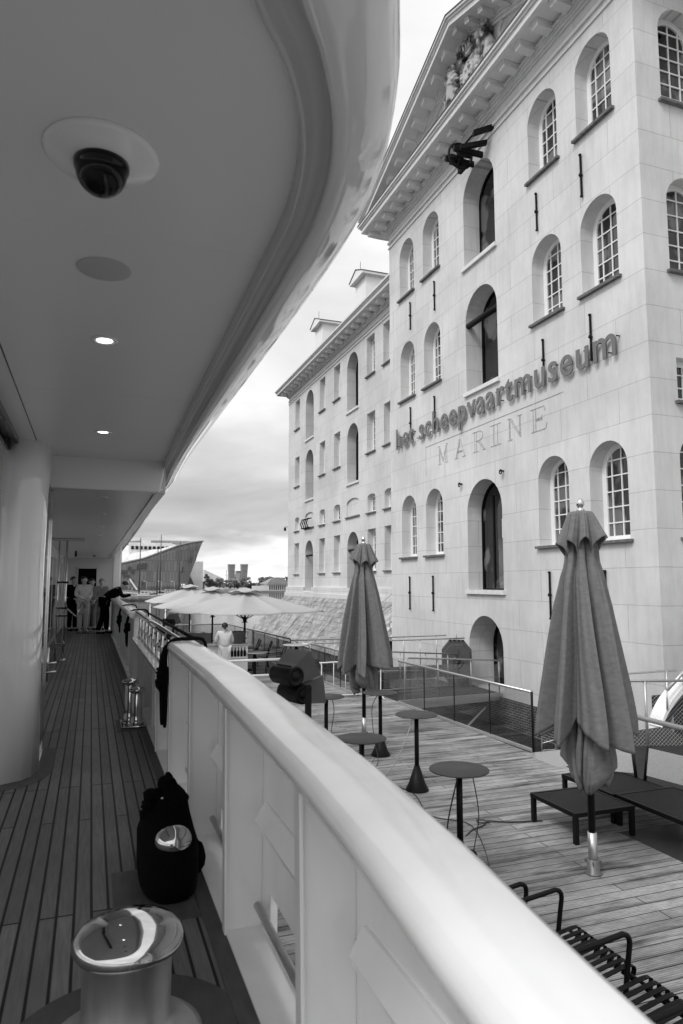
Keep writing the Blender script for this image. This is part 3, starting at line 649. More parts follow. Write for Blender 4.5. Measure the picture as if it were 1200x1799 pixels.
for k in range(26):
    blob(arm_root, (XF-.30, YM+rnd.uniform(-.36, .36), 21.3+rnd.uniform(-.45, .45)), .05+.05*rnd.random(), 6)
for k in range(9):      # crown
    t = PI*k/8; arm_root.tube([(XF-.35, YM+.42*math.cos(t), 22.15), (XF-.42, YM+.50*math.cos(t), 22.42), (XF-.32, YM+.12*math.cos(t), 22.72)], .05, 6)
    blob(arm_root, (XF-.38, YM+.46*math.cos(t), 22.50), .075, 6)
arm_root.tube([(XF-.3, YM+.45*math.cos(2*PI*k/16), 22.14+.04*math.sin(2*PI*k/16)) for k in range(16)], .07, 6, closed=True)
for k in range(30):     # ribbon and foliage at the foot
    blob(arm_root, (XF-.16, YM+rnd.uniform(-2.0, 2.0), 20.02+rnd.uniform(-.02, .25)), .06+.07*rnd.random(), 6)
ar = arm_root.build('coat_of_arms', M['relief'], mus, world=True)
for s, yb in ((1, YM+1.25), (-1, YM-1.35)):
    V, Ed, rad = beast(s, yb, 20.62, .95)
    b_ = skinned('beast', M['relief'], ar, V, Ed, rad, 2, 0, world=True)
    mn = MB()
    for k in range(26):
        a_ = rnd.uniform(0, 2*PI); q = rnd.uniform(.1, .34); blob(mn, (XF-.30+rnd.uniform(-.08, .05), yb + s*(-.12) + q*math.cos(a_), 20.62+1.45+q*1.1*math.sin(a_)), .075+.05*rnd.random(), 6)
    for k in range(5): mn.tube([(XF-.28, yb-s*.12+(k-2)*.08, 22.30), (XF-.30, yb-s*.12+(k-2)*.11, 22.52)], [.05, .03], 5)
    mn.build('mane_and_crown', M['relief'], ar, world=True)
# raised sign lettering
def text_mesh(name, body, size, extrude, offset, mat):
    cu = bpy.data.curves.new('t', 'FONT'); cu.body = body; cu.size = size; cu.extrude = extrude; cu.offset = offset; cu.space_character = 1.12; cu.resolution_u = 4
    o = bpy.data.objects.new('t', cu); col.objects.link(o); bpy.context.view_layer.update()
    me = from_eval(o); bpy.data.objects.remove(o); me.name = name; me.materials.clear(); me.materials.append(mat); return me
me = text_mesh('museum_lettering', 'het scheepvaartmuseum', 1.0, .5, .010, M['letters'])
xs = [v.co.x for v in me.vertices]; zmax = max(v.co.y for v in me.vertices if v.co.x < min(xs) + .3)
kx = 13.45/(max(xs)-min(xs)); kz = .87/zmax; x0 = min(xs)
for v in me.vertices: v.co = Vector((v.co.z*.035, -(v.co.x-x0)*kx, v.co.y*kz))
so_ = bpy.data.objects.new('museum_lettering', me); col.objects.link(so_); so_.location = (XF-.11, 26.95, 8.74)
tag(so_, 'grey raised letters reading het scheepvaartmuseum across the pale stone facade', 'sign')
pins = MB()
for k in range(44): pins.tube([(0, -.15-k*.31, .12+(.35 if k % 2 else 0)), (.12, -.15-k*.31, .12+(.35 if k % 2 else 0))], .018, 5)
pins.build('mounting_pins', M['iron'], so_)

# brick quay wall under the museum, stone slope under the wing
q = MB(); q.box(XF-.10, YC0-.10, -2.7, XF+.5, YC1+.05, -.72); q.box(XF-.10+.6, YC0-.10, -2.7, 22, YC0-.003, -.72)
q.box(12.85, YC1+.06, -2.7, 13.2, 57.3, -1.0)
tag(q.build('quay_wall', M['brick']), 'old dark brick quay wall in the moat at the foot of the pale museum', 'wall')
s = MB(); n = 60; rs = random.Random(2); top = []; bot = []
for i in range(n+1):
    y = YC1 + .02 + (55.05-YC1)*i/n; top.append((XW-.2, y, 1.92)); bot.append((12.75, y + (2.4*i/n), -1.05))
rows = 14; V = []
for j in range(rows+1):
    t = j/rows
    for i in range(n+1):
        a, b = Vector(top[i]), Vector(bot[i]); p = a.lerp(b, t); d = mnoise.noise(Vector((p.y*1.3, t*7, 1)))*.10 + mnoise.noise(Vector((p.y*4, t*20, 5)))*.05
        V.append(tuple(p + Vector((-.82, 0, .57))*d*(0 if j in (0, ) else 1)))
F_ = [(j*(n+1)+i, j*(n+1)+i+1, (j+1)*(n+1)+i+1, (j+1)*(n+1)+i) for j in range(rows) for i in range(n)]
s.add(V, F_, True)
k0 = len(s.v); s.add([(XW-.2, 55.07, 1.92), (30, 55.07, 1.92), (30, 57.45, -1.05), (12.75, 57.45, -1.05)], [(0, 1, 2, 3)]); s.add([(XW-.2, YC1, 1.92), (XW-.2, 55.1, 1.92), (XW+.3, 55.1, 1.92), (XW+.3, YC1, 1.92)], [(0, 1, 2, 3)])
tag(s.build('stone_embankment', M['slope']), 'rough pale rubble stone bank sloping down below the long museum wing', 'embankment')
s = MB()
for yy in (40.5, 47.5):
    s.obox((14.0, yy, .48), Vector((2.1, 0, 2.4))*1.0, (0, .22, 0), (-.09, 0, .08))
s.obox((14.3, 44.3, .8), (.9, .0, 1.02), (0, 1.3, 0), (-.12, 0, .1)); s.build('kerb_stone', M['slope'], bpy.data.objects['stone_embankment'])

# ================================================================ the yacht
ya = thing('yacht', 'white yacht with teak side deck, tall bulwark and overhanging deck above', 'yacht', (0, 6, DZ))
YE = 25.2                                                        # aft end of the side deck
def zrail(y): return E - interp(y, [(0.2, .68), (.8, .635), (1.02, .613), (1.35, .568), (1.92, .518), (2.6, .492), (3.65, .457), (6.4, .447), (14, .45), (26, .45)])
b = MB(); b.box(-6, -3, DZ-.08, .60, YE, DZ); b.build('deck', M['teak'], ya, world=True)
def cap(mb, ya_, yb_, n):
    P = [(.605, -.085), (.572, -.068), (.558, -.035), (.566, -.008), (.592, .006), (.68, .012), (.768, .008), (.794, -.008), (.800, -.04), (.79, -.08)]
    secs = [[(x, y, zrail(y)+dz) for x, dz in P] for y in [ya_ + (yb_-ya_)*i/n for i in range(n+1)]]
    mb.loft(secs)
c = MB(); cap(c, -.6, 5.50, 40); c.build('handrail_cap', M['paint'], ya, world=True)
c = MB(); cap(c, 10.9, 22.4, 12); c.build('handrail_cap', M['paint'], ya, world=True)
YF = [-.35, .80, 1.95, 3.10, 4.27, 5.4, 6.5, 7.6, 8.75, 9.9, 11.0, 12.1, 13.3, 14.5, 15.7, 16.9, 18.1, 19.3, 20.5, 21.7]
PX0, PX1 = .755, .785
def ztop(y): return zrail(y) - .03 if (y < 5.55 or y > 10.95) else zrail(y) - .36
ZP0, ZP1 = DZ + .035, DZ + .20                                   # freeing ports
pl = MB()
yy = sorted(set([-.6, 22.3] + YF + [5.56, 10.9]))
for a_, b_ in zip(yy, yy[1:]):
    zt0, zt1 = ztop(a_+.001), ztop(b_-.001)
    port = a_ in YF and b_ in YF and a_ < 5
    z0 = ZP1 if port else DZ
    pl.add([(PX0, a_, z0), (PX0, b_, z0), (PX0, b_, zt1), (PX0, a_, zt0), (PX1, a_, z0), (PX1, b_, z0), (PX1, b_, zt1), (PX1, a_, zt0)], [(0,1,2,3),(4,5,6,7),(0,1,5,4),(3,2,6,7),(0,3,7,4),(1,2,6,5)])
    if port:
        p0, p1 = a_ + .22, b_ - .16
        pl.box(PX0, a_, DZ-.02, PX1, p0, ZP1); pl.box(PX0, p1, DZ-.02, PX1, b_, ZP1); pl.box(PX0, p0, DZ-.02, PX1, p1, ZP0)
bul = pl.build('bulwark', M['paint'], ya, world=True)
mp_ = MB(); mp_.box(.595, -.6, DZ-.05, PX0, 22.3, DZ+.012); mp_.build('waterway_plate', M['paint'], ya, world=True)
for k, y in enumerate(YF):
    f = MB(); zt = ztop(y) - .02
    xf0 = .60 if y < 7 else .66
    f.prism([(xf0, y-.006, DZ+.0), (PX0, y-.006, DZ+.0), (PX0, y-.006, zt), (xf0-.015, y-.006, zt)], (0, .012, 0))      # web
    f.prism([(xf0-.012, y-.028, DZ+.0), (xf0+.0, y-.028, DZ+.0), (xf0-.015, y-.028, zt), (xf0-.027, y-.028, zt)], (0, .056, 0))  # flange
    f.build('bulwark_frame', M['paint'], ya, world=True, bevel=.003)
    if k + 1 < len(YF) and y < 5.0:
        yn = YF[k+1]; s = MB()
        zs = DZ + .47
        s.prism([(PX0, yn-.012, zs), (PX0, y+.012, zs), (.70, y+.012, zs), (.70, yn-.10, zs), (.745, yn-.012, zs)], (0, 0, .012))
        s.prism([(.70, y+.012, zs+.013), (.712, y+.012, zs+.013), (PX0, y+.012, zs+.085), (PX0-.012, y+.012, zs+.085)], (0, yn-y-.1, 0))
        s.build('stringer', M['paint'], ya, world=True)
        t = MB(); t.tube([(PX0-.03, y+.05, DZ+.115), (PX0-.03, yn-.05, DZ+.115)], .017, 10); t.build('port_bar', M['satin'], ya, world=True)
# open rail section
g = MB(); g.tube([(.68, 5.4, zrail(5.6)-.02), (.68, 11.1, zrail(9)-.01)], .036, 12); g.tube([(.70, 5.55, zrail(8)-.36), (.70, 10.9, zrail(8)-.36)], .02, 8)
g.build('steel_handrail', M['chrome'], ya, world=True)
for k in range(9):
    y = 6.1 + k*.56; p = MB(); p.tube([(.69, y, zrail(8)-.38), (.70, y, zrail(8)-.02)], .017, 10); p.build('rail_stanchion', M['chrome'], ya, world=True)
g = MB(); g.box(.60, 5.56, zrail(8)-.40, .79, 10.9, zrail(8)-.365); g.prism([(.60, 5.47, zrail(5.5)-.04), (.79, 5.47, zrail(5.5)-.04), (.79, 5.47, DZ), (.60, 5.47, DZ)], (0, .05, 0)); g.prism([(.63, 10.88, zrail(8)-.02), (.79, 10.88, zrail(8)-.02), (.79, 10.88, DZ), (.63, 10.88, DZ)], (0, .05, 0)); g.build('rail_gap_trim', M['paint'], ya, world=True)
g = MB(); g.tube([(1.0, 4.5, E-.70), (1.0, 10.6, E-.70)], .028, 8); g.tube([(.93, 6.7, E-.52), (.93, 13, E-.50)], .018, 8)
for y in (4.8, 7.0, 9.2, 10.4): g.tube([(.82, y, E-.75), (1.0, y, E-.70)], .015, 6)
g.build('outboard_rail', M['iron'], ya, world=True)
g = MB(); g.prism([(.60, 21.9, DZ), (.84, 21.9, DZ), (.84, 21.9, E+1.1), (.60, 21.9, E+1.1)], (0, .55, 0)); g.build('deck_support', M['paint'], ya, world=True, bevel=.05)
# hull outside
h = MB(); h.add([(.787, -3, WZ-.5), (.787, 27, WZ-.5), (.787, 27, DZ), (.787, -3, DZ), (-6, -3, WZ-.5), (-6, 27, WZ-.5), (-6, 27, DZ-.09), (-6, -3, DZ-.09), (.60, 27, DZ-.09), (.60, -3, DZ-.09)], [(0, 1, 2, 3), (4, 5, 6, 7), (0, 3, 9, 7, 4), (1, 5, 6, 8, 2)]); h.build('hull', M['hullout'], ya, world=True)
# overhanging deck: ceiling, gutter groove, bull-nosed fascia
ZC1, ZC2 = E + 1.14, E + .88
ci = [(-6, .45), (-2, .60), (-.55, .72), (-.15, .83), (.06, .95), (.185, 1.07), (.273, 1.21), (.343, 1.302), (.411, 1.429), (.464, 1.579), (.501, 1.755), (.523, 1.977), (.530, 2.34), (.540, 3.0), (.562, 4.495), (.60, 6.6), (.62, 10), (.62, 16), (.62, YE)]
co_ = [(-6, .10), (-2, .25), (-.45, .42), (.0, .55), (.24, .72), (.41, .93), (.519, 1.10), (.582, 1.23), (.638, 1.35), (.680, 1.46), (.722, 1.59), (.758, 1.75), (.790, 1.985), (.809, 2.45), (.817, 3.4), (.82, 5.6), (.83, 10), (.90, 16), (.98, YE)]
ci = [Vector((a, b, 0)) for a, b in ci]; co_ = [Vector((a, b, 0)) for a, b in co_]
ci = catmull(ci, 4); co_ = catmull(co_, 4)
def zcl(y): return interp(y, [(6.5, ZC1), (6.75, ZC2+.19), (30, ZC2+.19)])
secs = []
gro = []
def out_match(i):
    a = ci[i]; d = (ci[min(i+1, len(ci)-1)] - ci[max(i-1, 0)]).normalized(); n_ = Vector((d.y, -d.x, 0)); best = None
    for p, q in zip(co_, co_[1:]):
        e = q - p; den = n_.x*(-e.y) + n_.y*e.x
        if abs(den) < 1e-9: continue
        r_ = p - a; t = (r_.x*(-e.y) + r_.y*e.x)/den; s_ = (n_.x*r_.y - n_.y*r_.x)/den
        if t > 0 and -1e-6 <= s_ <= 1+1e-6 and (best is None or t < best): best = t
    return a + n_*(best if best else .25)
outm = [out_match(i) for i in range(len(ci))]
for a_, b_ in zip(ci, outm):
    y = max(1.0, (a_.y + b_.y)/2); zb = interp(y, [(6.4, E+1.10), (7.4, E+1.02), (30, E+1.0)])
    def P(t, z): q = a_.lerp(b_, t); return (q.x, q.y, z)
    gro.append([P(-.02, zb+.035), P(.01, zb-.006), P(.03, zb-.010), P(.06, zb+.004), P(.12, zb+.026), P(.20, zb+.034), P(.28, zb+.022), P(.33, zb+.006), P(.33, zb+.10), P(-.02, zb+.10)])
    secs.append([P(.32, zb+.09), P(.32, zb+.005), P(.345, zb-.010), P(.39, zb-.016), P(.52, zb-.008), P(.70, zb+.018), P(.90, zb+.05), P(.97, zb+.085), P(1.0, zb+.13), P(.985, zb+.20), P(.93, zb+.36), P(.5, zb+.40)])
f = MB(); f.loft(secs); f.build('overhang_fascia', M['fascia'], ya, world=True)
f = MB(); f.loft(gro); f.build('gutter_trim', M['groove'], ya, world=True)
f = MB()
cc = [p for p in ci]
poly = [(p.x+.004, p.y) for p in cc if p.y <= 6.68] 
poly = poly + [(.60, 6.7), (-6, 6.7)]
for (p0, p1) in ((-1, 2.262), (2.268, 4.28), (4.285, 6.7)):
    pp = [(x, min(max(y, p0), p1)) for x, y in poly]
    out = []
    for q_ in pp:
        if not out or (Vector(out[-1]) - Vector(q_)).length > 1e-4: out.append(q_)
    xr = [q_[0] for q_ in out if abs(q_[1]-p0) < 1e-4]
    f.prism([(x, y, ZC1) for x, y in out], (0, 0, .03))
f.build('ceiling', M['ceil'], ya, world=True)
f = MB(); f.box(-6, .85, ZC1+.036, .20, 3, ZC1+.3); f.box(-6, 3.0, ZC1+.036, .45, YE, ZC1+.3); f.build('upper_deck', M['paint'], ya, world=True)
f = MB(); f.box(-6, 6.70, ZC2, .615, YE, ZC2+.02); f.build('ceiling', M['ceil'], ya, world=True)
f = MB(); f.prism([(-.50, 6.58, ZC1+.02), (.62, 6.58, ZC1+.02), (.62, 6.58, ZC1-.06), (.58, 6.58, ZC2-.03), (-.50, 6.58, ZC2-.03)], (0, .14, 0)); f.build('ceiling_beam', M['ceil'], ya, world=True, bevel=.015)
f = MB(); f.box(.55, 6.71, ZC2-.02, .64, YE, ZC2+.2); f.build('gutter_trim', M['groove'], ya, world=True)
# thin seams of the ceiling panels run fore and aft
f = MB(); f.box(-.455, 2.9, ZC1-.002, -.448, 6.55, ZC1+.01); f.box(-.60, 2.6, ZC1-.05, -.575, 5.94, ZC1+.01); f.box(-.66, 2.6, ZC1-.10, -.64, 5.94, ZC1+.01); f.build('ceiling_trim', M['darkgloss'], ya, world=True)
f = MB(); f.box(-2, 2.2605, ZC1-.0012, .525, 2.2695, ZC1+.01); f.build('ceiling_seam', M['white'], ya, world=True)
# ceiling fittings
dm = MB(); dm.lathe([(.148, 0), (.148, -.006), (.138, -.016), (.085, -.028), (.08, -.03), (.0, -.03)], (-.013, 1.83, ZC1), 40); dr = dm.build('security_camera', M['paint'], ya, world=True)
dm = MB(); dm.lathe([(.072, -.028), (.070, -.045)] + [(.066*math.cos(t), -.050-.066*math.sin(t)) for t in [PI/2*k/8 for k in range(9)]], (-.013, 1.83, ZC1), 32); dm.build('dome', M['darkgloss'], dr, world=True)
dm = MB(); dm.lathe([(.095, 0), (.095, -.003), (.092, -.004), (.0, -.004)], (.004, 2.539, ZC1), 40); dm.build('ceiling_hatch', plain('hatch_paint', .52, .5), ya, world=True)
def downlight(x, y, z, lit):
    d = MB(); d.lathe([(.062, 0), (.062, -.004), (.05, -.008), (.038, -.004), (.036, .0)], (x, y, z-.0005), 28); r_ = d.build('ceiling_light', M['paint'] if lit else M['ceil'], ya, world=True)
    d = MB(); d.lathe([(.036, -.003), (.0, -.0035)], (x, y, z), 20); d.build('lens', M['lamp'] if lit else M['groove'], r_, world=True)
downlight(.019, 3.313, ZC1, True); downlight(.044, 5.39, ZC1, True)
for x, y in ((.072, 7.4), (.09, 9.2), (.10, 11.2), (.11, 13.4), (.12, 16)): downlight(x, y, ZC2, False)
# superstructure side: pillar, panels, doors
f = MB()
pil = [(-.455, 5.98), (-.42, 6.02), (-.40, 6.10), (-.40, 6.20), (-.42, 6.30), (-.80, 6.30), (-.80, 5.95), (-.75, 5.90), (-.60, 5.90)]
pil = [(-.360, 6.08), (-.340, 6.16), (-.345, 6.26), (-.70, 6.36), (-.705, 5.96), (-.67, 5.87), (-.58, 5.83), (-.45, 5.90), (-.385, 5.99)]
secs = []
for z, t in ((DZ, 0), (DZ+.9, .02), (DZ+1.7, .03), (DZ+2.3, .02), (ZC1+.02, .0)):
    secs.append([(x - t*(1 if x > -.6 else 0), y, z) for x, y in pil])
f.loft(secs); f.build('pillar', M['fascia'], ya, world=True)
f = MB(); f.box(-6, 6.12, DZ, -.5, 6.55, ZC1); f.build('cabin_front', M['fascia'], ya, world=True)
f = MB(); f.box(-1.3, 6.20, DZ+.02, -.368, 6.78, ZC2-.02); w1 = f.build('open_door', M['darkgloss'], ya, world=True)
f = MB(); f.box(-.367, 6.77, DZ+.01, -.354, 6.80, ZC2-.02); f.box(-.367, 6.25, DZ+.005, -.351, 6.80, DZ+.03); f.build('door_edge', M['chrome'], w1, world=True)
f = MB()
for z in (DZ+.78, DZ+.70): f.tube([(-.38, 6.79, z), (-.32, 6.82, z), (-.27, 6.82, z)], .012, 6)
f.tube([(-.345, 6.81, DZ+.62), (-.345, 6.81, DZ+.92)], .012, 6); f.build('door_handle', M['chrome'], w1, world=True)
f = MB(); f.box(-1.3, 6.63, DZ, -.90, YE, ZC2); f.build('cabin_wall', M['paint'], ya, world=True)
for k in range(7):
    y = 10.5 + k*1.9; f = MB(); f.box(-.905, y, DZ+.12, -.885, y+1.7, ZC2-.25); f.build('wall_panel', M['fascia'], ya, world=True, bevel=.008)
f = MB(); f.box(-.90, 7.2, DZ+.9, -.886, 9.9, ZC2-.35); f.build('cabin_window', M['darkgloss'], ya, world=True)
f = MB(); f.box(-.90, YE-.03, DZ, .70, YE+.1, ZC2+.1); aw = f.build('aft_bulkhead', M['groove'], ya, world=True)
f = MB(); f.box(-.42, YE-.06, DZ+.03, .16, YE-.031, DZ+2.0); f.build('doorway', M['darkroom'], ya, world=True)
f = MB()
for x in (-.46, .17): f.box(x, YE-.08, DZ, x+.03, YE-.031, DZ+2.03)
f.box(-.46, YE-.08, DZ+2.0, .2, YE-.031, DZ+2.04); f.build('door_frame', M['groove'], ya, world=True)
f = MB(); f.box(-.35, 22.0, DZ+.002, .35, 22.9, DZ+.02); f.build('door_mat', M['teakm'], ya, world=True)
# boarding gate post with fittings and a small ladder stand
gx, gy = -.47, 14.5
f = MB(); f.tube([(gx, gy, DZ), (gx, gy, ZC2)], .022, 10); f.tube([(gx-.14, gy, DZ), (gx-.14, gy, ZC2)], .016, 8)
for z in (.3, .85, 1.0, 1.5): f.box(gx-.16, gy-.04, DZ+z, gx+.05, gy+.04, DZ+z+.035)
f.tube([(gx, gy, DZ+1.05), (gx+.22, gy-.1, DZ+.85), (gx+.26, gy-.1, DZ+1.0)], .018, 8); f.lathe([(.07, 0), (.07, .02), (.03, .05)], (gx, gy, DZ), 14)
f.build('stanchion_pole', M['chrome'], ya, world=True)
f = MB(); f.box(gx-.35, gy-.05, ZC2-.045, gx+.32, gy+.10, ZC2-.002); f.box(gx-.35, gy-.09, ZC2-.03, gx+.32, gy-.05, ZC2-.012); f.build('ceiling_bracket', M['groove'], ya, world=True)
f = MB(); f.lathe([(.05, 0), (.045, -.03), (.0, -.05)], (.06, 23.2, ZC2), 14); f.tube([(-.42, 20, ZC2), (-.42, 20, ZC2-.16)], .03, 8); f.build('ceiling_speaker', M['black'], ya, world=True)
# deck edge margins: round bollard plate margin and pillar margin
f = MB(); f.lathe([(.40, .0), (.40, .004), (.0, .0045)], (.158, 2.50, DZ), 48); f.build('deck_margin', M['teakm'], ya, world=True)
f = MB()
f.prism([(-1.2, 5.70, DZ), (-.62, 5.64, DZ), (-.42, 5.72, DZ), (-.30, 5.88, DZ), (-.24, 6.1, DZ), (-.24, 6.95, DZ), (-.9, 6.95, DZ), (-1.2, 6.9, DZ)], (0, 0, .004)); f.build('deck_margin', M['teakm'], ya, world=True)
f = MB(); f.box(.525, -3, DZ, .598, 22.0, DZ+.0045); f.build('deck_margin', M['teakm'], ya, world=True)
for bb_ in ((.15, 3.28, .52, 3.9), (.30, 7.45, .60, 8.1)): f = MB(); f.box(bb_[0], bb_[1], DZ, bb_[2], bb_[3], DZ+.004); f.build('deck_margin', M['teakm'], ya, world=True)
def bollard(x, y, R_, rb, h, name='mooring_bollard', two=None, mat='chrome'):
    f = MB(); f.lathe([(rb*1.75, .006), (rb*1.75, .02), (rb*1.55, .035), (rb*1.15, .055), (rb, .09), (rb, h-.075), (rb*1.02, h-.07)], (x, y, DZ), 40); r_ = f.build(name, M['satin'], ya, world=True)
    f = MB(); f.lathe([(rb*.9, h-.085), (R_*.86, h-.080), (R_*.96, h-.068), (R_, h-.055), (R_, h-.040), (R_*.96, h-.024), (R_*.84, h-.004), (R_*.6, h+.013), (R_*.3, h+.023), (.0, h+.026)], (x, y, DZ), 48); f.build('bollard_cap', M['chrome'], r_, world=True)
    return r_
bollard(.158, 2.50, .178, .142, .372)
bollard(.417, 3.525, .088, .040, .305)
f = MB(); f.box(.34, 7.55, DZ+.003, .60, 7.98, DZ+.03); r_ = f.build('mooring_bollard', M['chrome'], ya, world=True, bevel=.01)
for bx_, by_, hh in ((.50, 7.66, .40), (.44, 7.88, .46)):
    f = MB(); f.lathe([(.085, .03), (.062, .06), (.058, .12), (.056, hh-.07), (.05, hh-.04)], (bx_, by_, DZ), 24); f.lathe([(.0, hh-.05), (.075, hh-.045), (.088, hh-.03), (.088, hh-.01), (.07, hh+.004), (0, hh+.012)], (bx_, by_, DZ), 24); f.build('bollard_post', M['chrome'], r_, world=True)

# black bag bundled round the second bollard
bag = thing('bag', 'bulky black bag slumped around a small chrome bollard by the bulwark', 'bag', (.415, 3.86, DZ)); bag.scale = (.9, 1, .88)
f = MB(); rb = random.Random(8)
def rsec(cx_, cy_, rx, ry, z, ph=0, n=28, e=.75):
    out = []
    for k in range(n):
        t = 2*PI*k/n; c_, s_ = math.cos(t), math.sin(t)
        out.append((cx_ + rx*(abs(c_)**e)*(1 if c_ > 0 else -1)*(1+.05*mnoise.noise(Vector((c_*2, s_*2, z*5)))), cy_ + ry*(abs(s_)**e)*(1 if s_ > 0 else -1), z))
    return out
f.loft([rsec(0, -.13, .135, .29, .006), rsec(0, -.13, .155, .31, .03), rsec(.0, -.13, .163, .32, .10), rsec(.0, -.13, .162, .315, .20), rsec(-.005, -.12, .158, .30, .262), rsec(.0, -.06, .150, .22, .282), rsec(.005, .02, .140, .13, .32), rsec(.02, .04, .115, .11, .37), rsec(.035, .05, .085, .09, .42), rsec(.03, .05, .055, .06, .46), rsec(.02, .05, .035, .04, .485)])
bd = f.build('bag_body', M['bag'], bag)
def lump(mb, c, r, sd, sq=(1, 1, 1)):
    secs = []
    for i in range(1, 10):
        ph = PI*i/10; ring = []
        for j in range(18):
            t = 2*PI*j/18; d = Vector((math.sin(ph)*math.cos(t)*sq[0], math.sin(ph)*math.sin(t)*sq[1], -math.cos(ph)*sq[2])); ring.append(Vector(c) + d*r*(1+.35*mnoise.noise(d*1.9+Vector((sd, 0, 0)))))
        secs.append(ring)
    mb.loft(secs)
f = MB(); lump(f, (.01, .05, .475), .058, 1, (1, .9, 1.1)); lump(f, (-.075, .02, .435), .046, 2, (1.3, 1, .8)); lump(f, (-.105, .0, .385), .040, 3, (1, 1, .9)); lump(f, (-.10, .0, .335), .046, 4); lump(f, (.085, .03, .40), .046, 5, (1.1, 1, .8)); lump(f, (.03, -.02, .36), .07, 6, (1.2, 1, .9))
f.tube(catmull([(-.10, -.02, .36), (-.06, -.07, .33), (.03, -.09, .315), (.10, -.05, .33)], 5), .014, 7); f.build('bag_top_folds', M['bag'], bag)
f = MB(); lump(f, (.165, -.12, .11), .075, 9, (.6, 1.2, 1.2)); f.build('side_pocket', M['bag'], bag)
f = MB(); f.lathe([(0, 0), (.008, 0), (.008, -.01), (0, -.012)], (-.03, -.055, .435), 8, 'y'); f.build('buckle', M['chrome'], bag)

# ropes hung over the rail
def rope(x, y, zt, drop, wd, label, seed, coils=4, rr=.012):
    o = thing('rope', label, 'rope', (x, y, zt-.02), 0, 'black ropes hung over the bulwark rail'); r_ = random.Random(seed); f = MB()
    for k in range(coils):
        d = drop*(.72+.3*r_.random()); ww = wd*(.6+.5*r_.random()); dx_ = r_.uniform(-.015, .015); o2 = -.04 - .03*r_.random()
        f.tube(catmull([(.27, 0, -.06), (.24, .0, .035), (.12, r_.uniform(-.03, .03), .045), (.0, 0, .03), (o2, -ww*.4, -.08), (o2+dx_, -ww*.6, -d*.5), (o2+dx_, 0, -d), (o2+dx_-.01, ww*.5, -d*.55), (o2, ww*.4, -.10), (.0, ww*.2, .03)], 4), rr, 7)
    f.build('loops', M['rope'], o)
    f = MB()
    for k in range(5): f.tube([(-.055+.04*math.cos(2*PI*j/10), .5*wd*math.sin(2*PI*j/10), -.28+k*.026) for j in range(10)], rr, 6, closed=True)
    f.tube(catmull([(-.05, -.02, -.27), (-.09, -.05, -.31), (-.10, -.01, -.26), (-.06, .02, -.36)], 4), rr, 6)
    f.build('knot', M['rope'], o)
rope(.59, 5.42, zrail(5.4), .62, .10, 'thickest black rope, looped over the near end of the white bulwark cap', 1, 5, .013)
rope(.62, 11.5, zrail(11), .52, .09, 'black rope knotted over the rail at the far end of the steel handrail', 2, 4)
rope(.60, 14.2, zrail(14), .48, .09, 'black rope loop on the rail nearest to the leaning man', 3, 3)

# floodlights on the outboard side
def floodlight(name, label, loc, rz, double):
    o = thing(name, label, 'floodlight', loc, rz, 'floodlights on the outboard rail')
    def head(cx_, cy_, cz_, tilt, s):
        # local: barrel axis along X, hood opening towards (tilt) in the Y-Z plane
        f = MB(); f.lathe([(0, -.155), (.062, -.155), (.076, -.145), (.080, -.13), (.080, .13), (.076, .145), (.062, .15), (.056, .14), (.03, .138), (.028, .150), (.0, .152)], (0, 0, 0), 28, 'x')
        f.box(-.10, -.03, .074, .10, .02, .084)
        c_, sn = math.cos(tilt), math.sin(tilt); a_, u_ = Vector((0, c_, sn)), Vector((0, -sn, c_))
        h = MB(); ps = []
        for d, hw, hh in ((.0, .135, .076), (.05, .135, .082), (.20, .16, .115)):
            c0 = a_*d; ps.append([c0 + Vector((i*hw, 0, 0)) + u_*hh*j for i, j in ((-1, -1), (1, -1), (1, 1), (-1, 1))])
        h.loft(ps, smooth=False)
        for mb in (f, h): mb.v = [(q[0]*s+cx_, q[1]*s+cy_, q[2]*s+cz_) for q in mb.v]
        b_ = f.build('lamp_body', M['black'], o); h.build('hood', M['box_dark'], b_)
    head(0, 0, .32, R(28), .82)
    if double: head(-.04, .09, .19, R(8), .82)
    f = MB()
    top_ = .13 if double else .32
    top_ = .19 if double else .32; oy = .085 if double else .0
    for sx_ in (-.17, .135): f.obox((sx_, oy, top_-.07), (.012, 0, 0), (0, .045, 0), (0, 0, .24)); f.lathe([(.023, -.006), (.023, .006)], (sx_, oy, top_+.05), 14, 'x')
    f.box(-.17, oy-.02, top_-.19, .135, oy+.02, top_-.178); f.tube([(0, oy, top_-.19), (0, .0, -.15)], .02, 8); f.tube([(0, 0, -.13), (-.22, -.25, -.13)], .018, 8)
    f.build('bracket', M['black'], o)
    return o
p = Vector(ony(503, 1186, 4.5)); floodlight('floodlight', 'pair of black floodlights with grey hoods stacked on one bracket beyond the white rail', p - Vector((0, 0, .32)), R(-72), True)
p = Vector(ony(297, 1094, 9.4)); fl2 = floodlight('floodlight', 'single small black floodlight with tilted hood on the outboard rail near the parasols', p - Vector((0, 0, .32*.7)), R(-60), False); fl2.scale = (.7, .7, .7)

